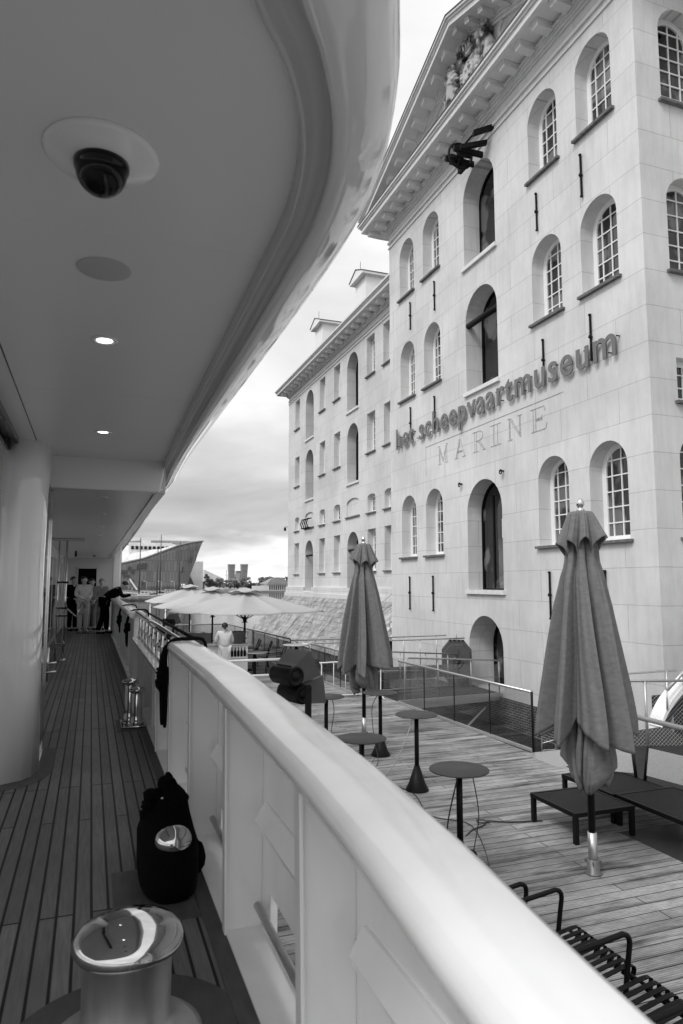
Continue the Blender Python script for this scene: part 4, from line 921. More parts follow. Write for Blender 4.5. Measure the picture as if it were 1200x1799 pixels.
# ================================================================ the terrace
tr = MB(); tr.box(1.35, -3, -.22, 7.22, 32.2, 0.0)
tag(tr.build('terrace_deck', M['decking']), kind='structure')
tr = MB(); tr.box(7.23, -3, -.24, 10.6, 10.1, -.02); tr.prism([(7.23, 10.1, -.02), (10.6, 10.1, -.02), (11.2, 11.3, -.02), (9.2, 11.0, -.02)], (0, 0, -.2))
tag(tr.build('lower_roof_ground', M['darkground']), kind='structure')
tr = MB(); tr.box(7.05, 9.35, .001, 7.9, 10.28, .006); tag(tr.build('ramp_plate', M['alu']), 'pale perforated metal ramp plate at the foot of the glass balustrade', 'ramp')
tr = MB(); tr.box(5.93, 4.2, .0, 9.2, 6.74, .005); tag(tr.build('dark_deck_sheet', plain('dark_boards', .035, .55, var=.5, vscale=6, stretch=(1, 8, 1))), kind='structure')  # thin sheet over the terrace boards, darker than the decking around it
tr = MB()
for y in [-2 + 3*k for k in range(12)]:
    for x in (1.6, 4.4, 7.0): tr.tube([(x, y, -3), (x, y, -.2)], .14, 8)
tag(tr.build('deck_piles', M['pile']), kind='structure')

# glass balustrades
def balustrade(label, pts, h=1.02, seg=1.3, group='glass balustrades round the terrace', zb=0.0, post_ends=True):
    P = [Vector(p) for p in pts]
    o = thing('glass_balustrade', label, 'balustrade', P[0], 0, group)
    t = MB(); t.tube([p + Vector((0, 0, h)) for p in P], .026, 10); t.build('top_rail', M['satin'], o, world=True)
    for a, b in zip(P, P[1:]):
        d = b - a; n = max(1, round(d.length/seg)); u = d.normalized(); sd_ = Vector((-u.y, u.x, 0))
        s = MB(); s.obox((a+b)/2 + Vector((0, 0, .03)), d, sd_*.05, (0, 0, .05)); s.build('shoe_rail', M['alu'], o, world=True)
        for k in range(n):
            c0 = a + d*(k/n) + u*.008; c1 = a + d*((k+1)/n) - u*.008
            g = MB(); g.obox((c0+c1)/2 + Vector((0, 0, .03 + (h-.02)/2)), (c1-c0), sd_*.012, (0, 0, h-.05)); g.build('glass_pane', M['glass'], o, world=True)
            e = MB(); e.obox(c1 + u*.008 + Vector((0, 0, h/2)), u*.012, sd_*.02, (0, 0, h-.04)); e.build('post', M['iron'], o, world=True)
    if post_ends:
        e = MB(); e.tube([P[-1], P[-1]+Vector((0, 0, h))], .022, 8); e.build('post', M['iron'], o, world=True)
    return o
balustrade('long glass balustrade with steel handrail along the moat beside the bar tables', [(7.13, 15.5, 0), (7.285, 10.3, 0)])
balustrade('glass balustrade closing the far end of the terrace behind the open parasols', [(2.3, 31.9, 0), (5.97, 31.9, 0), (6.40, 22.6, 0)], 1.03, 1.5)
balustrade('short glass balustrade with dark handrail between the floodlights and the folded parasol', [(6.50, 20.6, 0), (6.62, 16.9, 0)], 1.03, 1.25)
t = thing('handrail', 'thick steel handrail running towards the camera past the right folded parasol', 'handrail', (7.42, 7.95, 0))
q = MB(); q.tube([(7.44, 8.3, 1.0), (7.30, 2.0, 1.0)], .036, 12); q.build('rail', M['alu'], t, world=True)
for yy in (3.2, 5.4): q = MB(); q.tube([(7.43, yy, 0), (7.43, yy, .98)], .02, 8); q.build('post', M['satin'], t, world=True)

# footbridge over the moat
br = thing('footbridge', 'narrow dark decked footbridge with galvanised rails leading to the arched museum door', 'footbridge', (7.7, 16.2, 0))
A0, A1, B0, B1 = Vector((7.25, 15.75, .0)), Vector((12.4, 19.25, -.58)), Vector((7.25, 17.5, .0)), Vector((12.4, 21.2, -.58))
q = MB(); q.prism([A0, A1, B1, B0], (0, 0, -.05)); q.build('bridge_deck', M['darkground'], br, world=True)
q = MB()
for a, b in ((A0, A1), (B0, B1)):
    d = b - a; sd_ = Vector((-d.y, d.x, 0)).normalized(); q.obox((a+b)/2 - Vector((0, 0, .10)), d, sd_*.05, (0, 0, .24))
q.build('side_beam', M['alu'], br, world=True)
q = MB(); q.tube([A1 + Vector((-.9, -.6, -.3)), Vector((7.3, 13.6, -.75))], .03, 8); q.build('brace', M['alu'], br, world=True)
for a, b, n in ((A0, A1, 3), (B0, B1, 4)):
    q = MB(); q.tube([a + Vector((.25, .17, .0)), a + Vector((.25, .17, .93)), a + Vector((.4, .27, 1.02)), b + Vector((0, 0, 1.02))], .024, 8); q.tube([a + Vector((.25, .17, .5)), b + Vector((0, 0, .5))], .010, 6); q.build('bridge_rail', M['alu'], br, world=True)
    for k in range(1, n+1):
        c = a.lerp(b, k/n - (.0 if k < n else .0)); q = MB(); q.tube([c, c + Vector((0, 0, 1.02))], .020, 8); q.build('post', M['alu'], br, world=True)
# mesh infill on the bridge
def chain(mb, a, b, h, z0=.05, step=.075, r=.0028):
    a, b = Vector(a), Vector(b); d = b - a; n = int(d.length/step)
    for k in range(-int(h/step)-1, n+1):
        for s in (1, -1):
            t0 = k if s == 1 else k + int(h/step)+1; t1 = k + int(h/step)+1 if s == 1 else k
            z_0, z_1 = 0, h
            x0, x1 = t0*step, t1*step
            def clip(xa, za, xb, zb):
                Ln = d.length
                if max(xa, xb) < 0 or min(xa, xb) > Ln: return None
                if abs(xb-xa) < 1e-6: return xa, za, xb, zb
                m_ = (zb-za)/(xb-xa)
                def f(x): return za + m_*(x-xa)
                xa2 = min(max(xa, 0), Ln); xb2 = min(max(xb, 0), Ln)
                return xa2, f(xa2), xb2, f(xb2)
            q_ = clip(x0, z_0, x1, z_1)
            if q_ and abs(q_[0]-q_[2]) > .01:
                u = d.normalized(); mb.tube([a + u*q_[0] + Vector((0, 0, z0+q_[1])), a + u*q_[2] + Vector((0, 0, z0+q_[3]))], r, 3, smooth=False)
for a_, b_ in ((A0, A1), (B0, B1)): q = MB(); chain(q, a_ + (b_-a_)*.1, b_, .85); q.build('mesh_infill', M['alu'], br, world=True)

# chain-link fence, handrail and white chute at the right
cf = thing('chain_link_fence', 'galvanised chain link fence behind the right folded parasol', 'fence', (8.0, 10.1, 0))
fa, fb = Vector(ony(1000, 1222, 10.3)), Vector(ony(1215, 1176, 9.6)); fa.z = fb.z = 1.17
q = MB(); q.tube([fa, fb], .024, 8); q.build('fence_rail', M['alu'], cf, world=True)
q = MB(); chain(q, (fa.x, fa.y, 0), (fb.x, fb.y, 0), 1.1, .04, .07, .0016); q.build('mesh', M['alu'], cf, world=True)
for t_ in (.02, .615, 1.0):
    c = fa.lerp(fb, t_); q = MB(); q.tube([(c.x, c.y, -.1), (c.x, c.y, 1.17)], .024, 8); q.build('post', M['alu'], cf, world=True)
cf2 = thing('handrail', 'thin galvanised handrail in front of the museum corner', 'handrail', (9.8, 11.8, -.3))
a_, b_ = Vector(ony(1000, 1191, 12.0)), Vector(ony(1189, 1178, 11.6))
q = MB(); q.tube([a_, b_], .022, 8); q.build('rail', M['alu'], cf2, world=True)
for t_ in (.0, .9):
    c = a_.lerp(b_, t_); q = MB(); q.tube([(c.x, c.y, -.4), (c.x, c.y, c.z)], .024, 8); q.build('post', M['alu'], cf2, world=True)
ch = thing('gangway', 'white curved gangway chute with steel rail rising past the museum corner', 'gangway', (10.6, 11.4, -.1))
P = [onz(1150, 1292, -.02)] ; P = [Vector(ony(1160, 1285, 11.3)), Vector(ony(1166, 1262, 11.3)), Vector(ony(1180, 1236, 11.3)), Vector(ony(1203, 1208, 11.3)), Vector(ony(1250, 1160, 11.3)), Vector(ony(1310, 1100, 11.3))]
P = catmull(P, 4); q = MB(); q.loft([[p + Vector((dx, dy, dz)) for dx, dy, dz in ((-.08, -.1, -.06), (.06, -.1, -.08), (.09, -.1, .08), (-.06, -.1, .10), (-.06, .25, .10), (.09, .25, .08), (.06, .25, -.08), (-.08, .25, -.06))] for p in P], smooth=False); q.build('chute', M['paint'], ch, world=True)
q = MB(); P2 = [Vector(ony(*p, 11.2)) for p in ((1172, 1213), (1200, 1182), (1250, 1130), (1310, 1070))]; q.tube(P2, .035, 8); q.tube([P2[0], P2[0]+Vector((-.02, 0, -.4))], .02, 6); q.tube([P2[1], P2[1]+Vector((0, 0, -.5))], .02, 6); q.build('rail', M['alu'], ch, world=True)
st = thing('crate_stack', 'dark equipment under the white gangway at the right edge', 'equipment', (12.1, 11.9, -.6))
q = MB(); q.box(11.85, 11.75, -.6, 12.35, 12.3, .42); q.build('case', M['darkground'], st, world=True, bevel=.02)
q = MB(); q.box(11.80, 11.7, .42, 12.36, 11.74, .47); q.box(11.82, 11.7, -.4, 11.86, 11.74, .42); q.box(12.3, 11.7, -.4, 12.34, 11.74, .42); q.build('frame', M['alu'], st, world=True)
lf = thing('gate_frame', 'thin bent pipe frame of a moat ladder beside the glass balustrade end', 'ladder', (8.3, 11.6, 0))
p0, p1 = Vector(ony(952, 1318, 11.5)), Vector(ony(953, 1217, 11.5))
q = MB(); q.tube(catmull([p0 + Vector((.35, 0, -.02)), p0 + Vector((.06, 0, -.01)), p0 + Vector((0, 0, .06)), p1 + Vector((0, 0, -.08)), p1 + Vector((.06, 0, 0)), p1 + Vector((.6, 0, .04))], 4), .014, 8); q.tube([p0 + Vector((0, 0, .12)), p0 + Vector((.9, 0, .25))], .012, 6); q.tube([p0+Vector((.33, 0, .55)), p0+Vector((.35, 0, -.3))], .03, 8); q.build('ladder_frame', M['alu'], lf, world=True)

# crowd barrier and inclined rail beyond the left parasol
cb = thing('barrier', 'thin white hooped barrier standing behind the left folded parasol', 'barrier', (5.6, 14.2, 0))
pa, pb = Vector((4.55, 13.85, 0)), Vector((5.95, 13.65, 0))
pa = Vector(onz(565, 1232, 0)); pb = pa + Vector((1.55, -.10, 0))
q = MB(); q.tube(catmull([pa, pa + Vector((0, 0, .85)), pa + Vector((.06, 0, .93)), pb + Vector((-.1, 0, .93)), pb + Vector((0, 0, .85)), pb], 4), .016, 8)
q.tube([pa + Vector((0, 0, .12)), pb + Vector((0, 0, .12))], .012, 6); q.build('frame', M['white'], cb, world=True)
for k in range(1, 5): c = pa.lerp(pb, k/5); q = MB(); q.tube([c + Vector((0, 0, .12)), c + Vector((0, 0, .92))], .009, 6); q.build('bar', M['white'], cb, world=True)
for c in (pa, pb): q = MB(); q.tube([c + Vector((0, -.25, .02)), c + Vector((0, 0, .06)), c + Vector((0, .25, .02))], .014, 6); q.build('foot', M['white'], cb, world=True)
# life ring box
lb = thing('lifebuoy_box', 'grey octagonal lifebuoy box with round centre standing by the footbridge door', 'lifebuoy box', (11.72, 20.75, -.55), R(-27))
yc, zc, hw, hh = 0, .80, .50, .74
oc = [(-hw, -.42), (-hw+.26, -hh), (hw-.26, -hh), (hw, -.42), (hw, .42), (hw-.26, hh), (-hw+.26, hh), (-hw, .42)]
q = MB(); q.prism([(a_, .0, zc+b_) for a_, b_ in oc], (0, .22, 0)); q.prism([(a_*.9, -.05, zc-.04+b_*.86) for a_, b_ in oc], (0, .05, 0)); q.build('case', M['box_dark'], lb, bevel=.02)
q = MB(); q.lathe([(.20, .0), (.20, -.03), (.15, -.05), (.13, .0), (.05, .0), (.05, -.05), (.0, -.06)], (0, -.05, zc), 28, 'y'); q.box(-.04, -.09, zc-.2, .04, -.055, zc+.45); q.build('centre', M['box_dark'], lb)
q = MB(); q.tube([(0, .12, 0), (0, .12, zc-.7)], .04, 8); q.tube([(.0, .1, zc+.7), (.0, .1, zc+1.05)], .012, 6); q.build('stand', M['alu'], lb)
for k in range(4): q = MB(); q.lathe([(.04, 0), (.03, .03), (0, .04)], (-.21+.14*k, -.01, zc+.72), 8); q.build('bolt', M['black'], lb)
# steps and handrails beside the pavilion
sp = thing('staircase', 'steep pale stone stair with two steel handrails squeezed beside the pavilion wall', 'stairs', (12.4, 29, 0))
q = MB()
for k in range(13): q.box(11.6+k*.25, 28.3, -1.2, 15.05, 29.9, -.2+k*.175)
q.build('steps', M['stonesill'], sp, world=True)
for yy in (28.25, 29.95):
    q = MB(); q.prism([(11.4, yy, -.25), (11.4, yy, .05), (15.0, yy, 2.55), (15.0, yy, 2.2)], (0, .06, 0)); q.build('stringer', M['stonesill'], sp, world=True)
    for dz in (.95, .55): q = MB(); q.tube([(11.4, yy, dz), (15.0, yy, 2.5+dz)], .022, 6); q.build('handrail', M['alu'], sp, world=True)
    for k in range(4): q = MB(); q.tube([(11.5+k*1.1, yy, .0+k*.76), (11.5+k*1.1, yy, 1.0+k*.76)], .018, 6); q.build('post', M['alu'], sp, world=True)
wk = thing('walkway', 'low steel railed walkway from the terrace towards the stair by the pavilion', 'walkway', (7.0, 22.5, 0))
q = MB(); q.box(6.45, 21.0, -.25, 12.3, 22.4, -.03); q.build('walkway_deck', M['darkground'], wk, world=True)
for yy in (21.05, 22.35):
    q = MB(); q.tube(catmull([(6.6, yy, .0), (6.6, yy, .9), (6.75, yy, 1.0), (12.2, yy, 1.02)], 4), .024, 8); q.build('handrail', M['alu'], wk, world=True)
    for k in range(1, 5): q = MB(); q.tube([(6.6+k*1.3, yy, -.03), (6.6+k*1.3, yy, 1.0)], .018, 6); q.build('post', M['alu'], wk, world=True)

# bar tables
def bar_table(label, x, y):
    o = thing('bar_table', label, 'table', (x, y, 0), 0, 'anthracite bar tables')
    q = MB(); q.lathe([(0, 1.035), (.29, 1.035), (.30, 1.038), (.30, 1.047), (.298, 1.05), (0, 1.05)], n=56); q.build('tabletop', M['table'], o)
    q = MB(); q.lathe([(.032, .30), (.032, 1.036)], n=20); q.build('column', M['black'], o)
    q = MB(); q.lathe([(0, .002), (.155, .002), (.165, .008), (.165, .014), (.12, .10), (.036, .345)], n=40); q.build('cone_base', M['black'], o)
    return o
T = [(3.72, 10.94, 'bar table half hidden behind the pair of floodlights'), (4.72, 11.01, 'bar table under the tip of the left folded parasol'), (3.14, 7.90, 'bar table whose top just clears the white rail, in front of the left folded parasol'),
     (4.43, 9.03, 'bar table in the middle with its whole cone base showing'), (3.55, 6.28, 'nearest and largest looking bar table with a cable hanging from its top')]
for x, y, lb_ in T: bar_table(lb_, x, y)
def cable(label, pts, r=.006, mat='cable'):
    tag(MB().tube(catmull(pts, 6), r, 6).build('cable', M[mat]), label, 'cable', 'cables trailing between the bar tables')
cable('cable from the nearest bar table across to the far left tables', [(3.66, 6.22, 1.03), (3.72, 6.2, .6), (3.62, 6.15, .2), (3.9, 6.3, .012), (4.4, 7.5, .012), (4.1, 8.0, .012), (4.3, 8.9, .012), (4.1, 9.6, .012), (3.9, 10.4, .012), (3.8, 10.9, .3), (3.86, 10.95, .8), (3.8, 10.9, 1.02)])
cable('coiled cable lying on the boards beside the nearest bar table', [(3.5, 6.2, 1.03), (3.42, 6.3, .5), (3.8, 6.9, .012), (4.3, 7.35, .012), (4.52, 7.45, .012), (4.62, 7.55, .03), (4.53, 7.6, .03), (4.50, 7.48, .04), (4.62, 7.46, .04), (4.66, 7.56, .02), (4.9, 7.45, .012), (5.3, 7.35, .012)], .008)
cable('pale cable drooping from the middle bar table', [(4.34, 8.95, 1.03), (4.22, 8.9, .8), (4.1, 9.1, .35), (3.95, 9.5, .012), (4.2, 10.3, .012), (4.55, 10.9, .012)], .006, 'cablel')
cable('cable looping down from the bar table under the left folded parasol', [(4.65, 10.95, 1.03), (4.52, 10.9, .8), (4.55, 10.88, .3), (4.45, 10.5, .012), (3.8, 9.6, .012), (3.4, 8.3, .012), (3.2, 8.0, .4), (3.1, 7.84, 1.02)], .006)

# folded parasols
def parasol(label, x, y, rz, seed):
    o = thing('folded_parasol', label, 'parasol', (x, y, 0), rz, 'folded grey parasols')
    q = MB(); q.tube([(0, 0, .35), (0, 0, 3.6)], .036, 16); q.build('pole', M['black'], o)
    q = MB(); q.lathe([(.0, .0), (.045, .0), (.045, .40), (.0, .40)], n=24); q.build('sleeve', M['satin'], o)
    q = MB(); q.lathe([(.085, .0), (.085, .012), (.062, .02), (.062, .14), (.047, .14)], n=24)
    for k in range(4): a = PI/2*k+.5; q.obox((.068*math.cos(a), .068*math.sin(a), .12), (.03*math.cos(a), .03*math.sin(a), 0), (-.012*math.sin(a), .012*math.cos(a), 0), (0, 0, .03))
    q.build('base_clamp', M['zinc'], o)
    q = MB(); q.lathe([(.0, 3.66), (.05, 3.665), (.045, 3.69), (.022, 3.70), (.030, 3.715), (.042, 3.735), (.042, 3.76), (.030, 3.79), (.012, 3.81), (.0, 3.815)], n=24); q.build('finial', M['chrome'], o)
    rg = random.Random(seed); nl = 8; NP = 352; NZ = 56
    amp = [1 + .22*(rg.random()-.5) for _ in range(nl)]; hem = [rg.uniform(-.10, .12) for _ in range(nl)]; tw = [rg.uniform(-.16, .16) for _ in range(nl)]
    def saw(u): return u/.92 if u < .92 else max(0., 1 - (u-.92)/.08)
    def pleat(u, sharp):           # u in 0..1 across one lobe; a folded flap, pointed outside, tucked in at the joints
        t = abs(2*u - 1); return (1 - t)**sharp
    R_t = [(3.62, .09), (3.45, .135), (3.25, .19), (3.0, .245), (2.6, .33), (2.2, .42), (1.8, .50), (1.5, .555), (1.2, .575)]
    R_ = lambda z: interp(-z, [(-a, b) for a, b in R_t])
    secs = []
    for i in range(NZ+1):
        s_ = i/NZ; q_ = []
        for k in range(NP):
            a = 2*PI*k/NP; L_ = int(nl*k/NP) % nl; u = nl*k/NP - int(nl*k/NP)
            zb = 1.46 + hem[L_]*.8 - .19*saw(u)**.8 + .04*math.cos(a*3+seed)
            z = 3.60 + (zb - 3.60)*s_
            d = .22 + .40*min(1, s_*1.6)
            pl_ = pleat(u, .62)*(1-min(1, s_*2.5)) + (saw(u)**.9)*min(1, s_*2.5)
            rr = R_(z)*(1 - d*(1-pl_))*(1 + (amp[L_]-1)*s_)
            rr += .012*math.sin(a*29 + z*3 + seed)*s_ + .02*s_*mnoise.noise(Vector((math.cos(a)*2.5, math.sin(a)*2.5, z*1.3+seed)))
            rr *= 1 - .35*math.exp(-((z-3.15)/.12)**2)*(1-pl_)
            aa = a + (tw[L_]*.8+.06)*s_*pl_ + .05*s_*math.sin(z*2.2 + L_)
            q_.append((rr*math.cos(aa), rr*math.sin(aa), z))
        secs.append(q_)
    q = MB(); q.loft(secs, True, False)
    c_ = q.build('canopy', M['fabric'], o)
    c_.modifiers.new('t', 'SOLIDIFY').thickness = .004
    # the bunched lower edge hanging below the flaps
    secs = []; NP2 = 120
    for i in range(25):
        s_ = i/24; q_ = []
        for k in range(NP2):
            a = 2*PI*k/NP2; u = (9*k/NP2) % 1; L_ = int(9*k/NP2)
            zb = .90 + .07*math.sin(a*2+seed*1.3) + .09*math.sin(L_*2.7+seed)*saw(u) ; z = 1.75 + (zb - 1.75)*s_
            env = interp(s_, [(0, .14), (.3, .22), (.6, .27), (.88, .27), (1, .19)])
            rr = env*(1 - (.25+.35*math.sin(L_*2.1+seed)**2)*(1-saw(u)**.8))*(1 + .10*mnoise.noise(Vector((math.cos(a)*3, math.sin(a)*3, s_*4+seed)))) + .014*math.sin(a*17 + s_*5)*s_ + .010*math.sin(a*31+seed-s_*4)*s_
            aa = a + .5*s_*math.sin(L_*1.7+seed)
            q_.append((rr*math.cos(aa), rr*math.sin(aa), z))
        secs.append(q_)
    q = MB(); q.loft(secs, True, False); c2 = q.build('canopy_lower_edge', M['fabric'], o); c2.modifiers.new('t', 'SOLIDIFY').thickness = .004
    # vent cap: a short skirt with scalloped hem
    secs = []
    for i in range(19):
        s_ = i/18; q_ = []
        for k in range(NP):
            a = 2*PI*k/NP; u = (nl*k/NP + .5) % 1; pl_ = pleat(u, .7)
            zb = 3.27 + .09*pl_ + .04*math.sin(a+seed) - .10*(1-pl_)**3; z = 3.665 + (zb-3.665)*s_
            rr = interp(s_, [(0, .115), (.06, .135), (.5, .20), (1, .285)])*(1 - (.12+.34*s_)*(1-pl_)) + .004*math.sin(a*31)
            aa = a + .12*s_*math.sin(a*2+seed)
            q_.append((rr*math.cos(aa), rr*math.sin(aa), z))
        secs.append(q_)
    q = MB(); q.loft([[(0, 0, 3.67)]*NP] + secs, True, False); c3 = q.build('vent_cap', M['fabric'], o); c3.modifiers.new('t', 'SOLIDIFY').thickness = .004
    return o
parasol('tall folded grey parasol at the right standing in front of the museum corner windows', 4.863, 5.918, R(20), 3)
parasol('folded grey parasol left of the pavilion, farther off and smaller', 4.91, 12.23, R(75), 7)

# open parasols
def open_parasol(label, x, y, zr, zp, half, rz):
    o = thing('open_parasol', label, 'parasol', (x, y, 0), rz, 'open white parasols over the far terrace')
    q = MB(); q.tube([(0, 0, 0), (0, 0, zp-.1)], .035, 10); q.lathe([(.0, 0), (.30, 0), (.30, .05), (.05, .08), (.05, .3)], n=20); q.build('pole', M['black'], o)
    n = 24; P = []; F_ = []
    for i in range(13):
        t = i/12
        for k in range(n*4):
            a = 2*PI*k/(n*4); sq = 1/max(abs(math.cos(a)), abs(math.sin(a))); r = half*t*sq*(1 - .05*t*abs(math.sin(2*a)))
            rib = abs(math.sin(4*a)); z = zp + (zr-zp)*(t**1.12) - .055*rib*math.sin(PI*t) - .03*t*rib
            P.append((r*math.cos(a), r*math.sin(a), z))
    m_ = n*4
    for i in range(12):
        for k in range(m_): F_.append((i*m_+k, i*m_+(k+1) % m_, (i+1)*m_+(k+1) % m_, (i+1)*m_+k))
    q = MB(); q.add(P, F_, True); c_ = q.build('canopy', M['canopy'], o); c_.modifiers.new('t', 'SOLIDIFY').thickness = .01
    P = []
    for i in range(5):
        t = i/4
        for k in range(32):
            a = 2*PI*k/32; sq = 1/max(abs(math.cos(a)), abs(math.sin(a))); r = (half*.22*t)*sq; P.append((r*math.cos(a), r*math.sin(a), zp+.15 - .13*t + .035*t*math.sin(4*a+1)))
    F_ = [(i*32+k, i*32+(k+1) % 32, (i+1)*32+(k+1) % 32, (i+1)*32+k) for i in range(4) for k in range(32)]
    q = MB(); q.add(P, F_, True); v_ = q.build('vent_cap', M['canopy'], o); v_.modifiers.new('t', 'SOLIDIFY').thickness = .01
    for k in range(8):
        a = PI/4*k; sq = 1/max(abs(math.cos(a)), abs(math.sin(a))); u = Vector((math.cos(a), math.sin(a), 0))
        q = MB(); q.tube([Vector((0, 0, zp-.06)), u*half*sq*.97 + Vector((0, 0, zr-.02))], .012, 5); q.tube([Vector((0, 0, zr-.28)), u*half*.42*sq + Vector((0, 0, zr + (zp-zr)*.52))], .016, 5); q.build('rib', M['black'], o)
    q = MB(); q.lathe([(.06, zr-.34), (.07, zr-.30), (.07, zr-.22), (.05, zr-.18)], n=12); q.tube([(-.12, 0, zr-.36), (.12, 0, zr-.36)], .015, 6); q.build('hub', M['black'], o)
p = ray(430, 1100); 
open_parasol('nearest open white parasol, widest of the three, its dark ribs showing over the bar', 23.0*p[0]/p[1], 23.0, 1.96, 2.62, 1.95, R(28))
p = ray(373, 1100); open_parasol('middle open white parasol partly behind the nearest one', 26.6*p[0]/p[1], 26.6, 1.98, 2.64, 1.85, R(15))
p = ray(333, 1100); open_parasol('farthest open white parasol, at the left of the three', 30.2*p[0]/p[1], 30.2, 2.12, 2.72, 1.75, R(5))

# bar counter and what is on it
bc = thing('bar_counter', 'white bar counter at the far end of the terrace with a dark bottle recess', 'bar counter', (3.9, 21.3, 0))
q = MB(); q.box(3.0, 21.4, 0, 4.68, 22.0, .98); q.build('body', M['white'], bc, world=True); q = MB(); q.box(2.95, 21.35, .985, 4.72, 22.05, 1.02); q.build('top', M['canopy'], bc, world=True)
q = MB(); q.box(4.12, 21.35, .60, 4.62, 21.42, .64); q.build('bottle_shelf', M['white'], bc, world=True)
for k in range(5):
    q = MB(); q.lathe([(0, 0), (.036, 0), (.038, .15), (.014, .21), (.013, .28), (.0, .28)], (4.18+k*.10, 21.375, .645), 10)
    tag(q.build('bottle', M['black']), ('leftmost', 'second', 'middle', 'fourth', 'rightmost')[k] + ' dark bottle of the row on the bar counter shelf', 'bottle', 'row of dark bottles on the bar')
for x, lb_ in ((3.12, 'grey metal bucket at the left end of the bar counter'), (4.42, 'grey metal bucket at the right end of the bar counter')):
    o = thing('bucket', lb_, 'bucket', (x, 21.66, 1.022), 0, 'metal buckets on the bar')
    q = MB(); q.lathe([(0, 0), (.20, 0), (.25, .36), (.265, .37), (.255, .375), (.24, .36), (.19, .02), (0, .02)], n=28); q.build('pail', M['zinc'], o)
    q = MB(); q.tube([(.25, 0, .34), (.33, 0, .36), (.30, 0, .26)], .01, 6); q.tube([(-.25, 0, .34), (-.33, 0, .36), (-.30, 0, .26)], .01, 6); q.build('handle', M['zinc'], o)
# white rails in front of the bar
wr_ = thing('white_railing', 'low white double railing in front of the bar by the floodlights', 'railing', (3.1, 16.2, 0))
for z, (xa, xb), y in ((1.0, (2.7, 4.6), 17.0), (.62, (2.7, 4.6), 17.0)):
    q = MB(); q.tube([(xa, y, z), (xb, y, z)], .032, 8); q.build('rail', M['white'], wr_, world=True)
for x in (2.8, 4.55): q = MB(); q.tube([(x, 17.0, 0), (x, 17.0, 1.0)], .03, 8); q.build('post', M['white'], wr_, world=True)

# sling chairs and small tables of the far terrace
def sling_chair():
    o = thing('sling_chair', '', 'chair', (0, 0, 0), 0, 'grey sling chairs on the far terrace')
    for s in (-.27, .27):
        q = MB(); q.tube([(s, -.25, 0), (s, -.22, .42), (s, .22, .40), (s*.98, .40, .92)], .016, 6); q.build('side_frame', M['black'], o)
        q = MB(); q.tube([(s, .30, 0), (s, .22, .40)], .016, 6); q.build('leg', M['black'], o)
        q = MB(); q.tube([(s, -.22, .42), (s, -.22, .62), (s, .28, .63)], .016, 6); q.build('armrest', M['black'], o)
    q = MB(); q.box(-.26, -.22, .41, .26, .22, .422); q.build('seat', M['sling'], o)
    q = MB(); q.obox((0, .32, .66), (.53, 0, 0), (0, .19, .50), (0, .012, -.004)); q.build('backrest', M['sling'], o)
    return o
proto = sling_chair()
spots = [(3.55, 27.4, R(0), 'sling chair under the open parasols, just left of the bar woman'), (4.45, 27.6, R(10), 'sling chair straight behind the bar woman'), (5.35, 24.3, R(-95), 'sling chair at the rail right of the bar, farthest along the glass'), (5.55, 23.4, R(-100), 'sling chair at the rail, second along the glass right of the bar'),
         (5.65, 21.9, R(-100), 'sling chair at the rail beside the small round table'), (5.75, 20.9, R(-104), 'sling chair at the rail just left of the floodlights'), (4.95, 25.2, R(-90), 'sling chair by the pole of the nearest open parasol'), (2.95, 27.6, R(170), 'sling chair facing away under the farthest parasol')]
for i, (x, y, a, lb_) in enumerate(spots):
    o = proto if i == 0 else dup(proto, (x, y, 0), a)
    o.location = (x, y, 0); o.rotation_euler.z = a; o['label'] = lb_
o = thing('sling_sofa', 'wide grey sling sofa under the far parasols at the left of the bar', 'sofa', (2.85, 24.8, 0))
q = MB(); q.box(-.75, -.4, .36, .75, .4, .44); q.build('seat', M['canopy'], o); q = MB(); q.obox((0, .42, .72), (1.5, 0, 0), (0, .06, .52), (0, .02, 0)); q.build('backrest', M['sling'], o)
for s in (-.75, .75):
    q = MB(); q.tube([(s, -.4, 0), (s, -.4, .62), (s, .45, .62), (s, .45, 0)], .018, 6); q.build('side_frame', M['black'], o)
for x, y, lb_, h in ((4.95, 21.6, 'small pale round table right of the bar counter', .74), (4.85, 24.2, 'pale high table behind the bar counter', 1.0), (6.1, 20.9, 'pale square topped table beside the glass balustrade corner', 1.0)):
    o = thing('round_table', lb_, 'table', (x, y, 0), 0, 'pale tables of the far terrace')
    q = MB(); q.lathe([(0, h-.03), (.40, h-.03), (.41, h-.02), (.41, h-.005), (.40, h), (0, h)], n=32); q.build('tabletop', M['canopy'], o)
    q = MB(); q.lathe([(0, 0), (.24, 0), (.24, .02), (.05, .04), (.045, h-.03)], n=20); q.build('pedestal', M['black'], o)

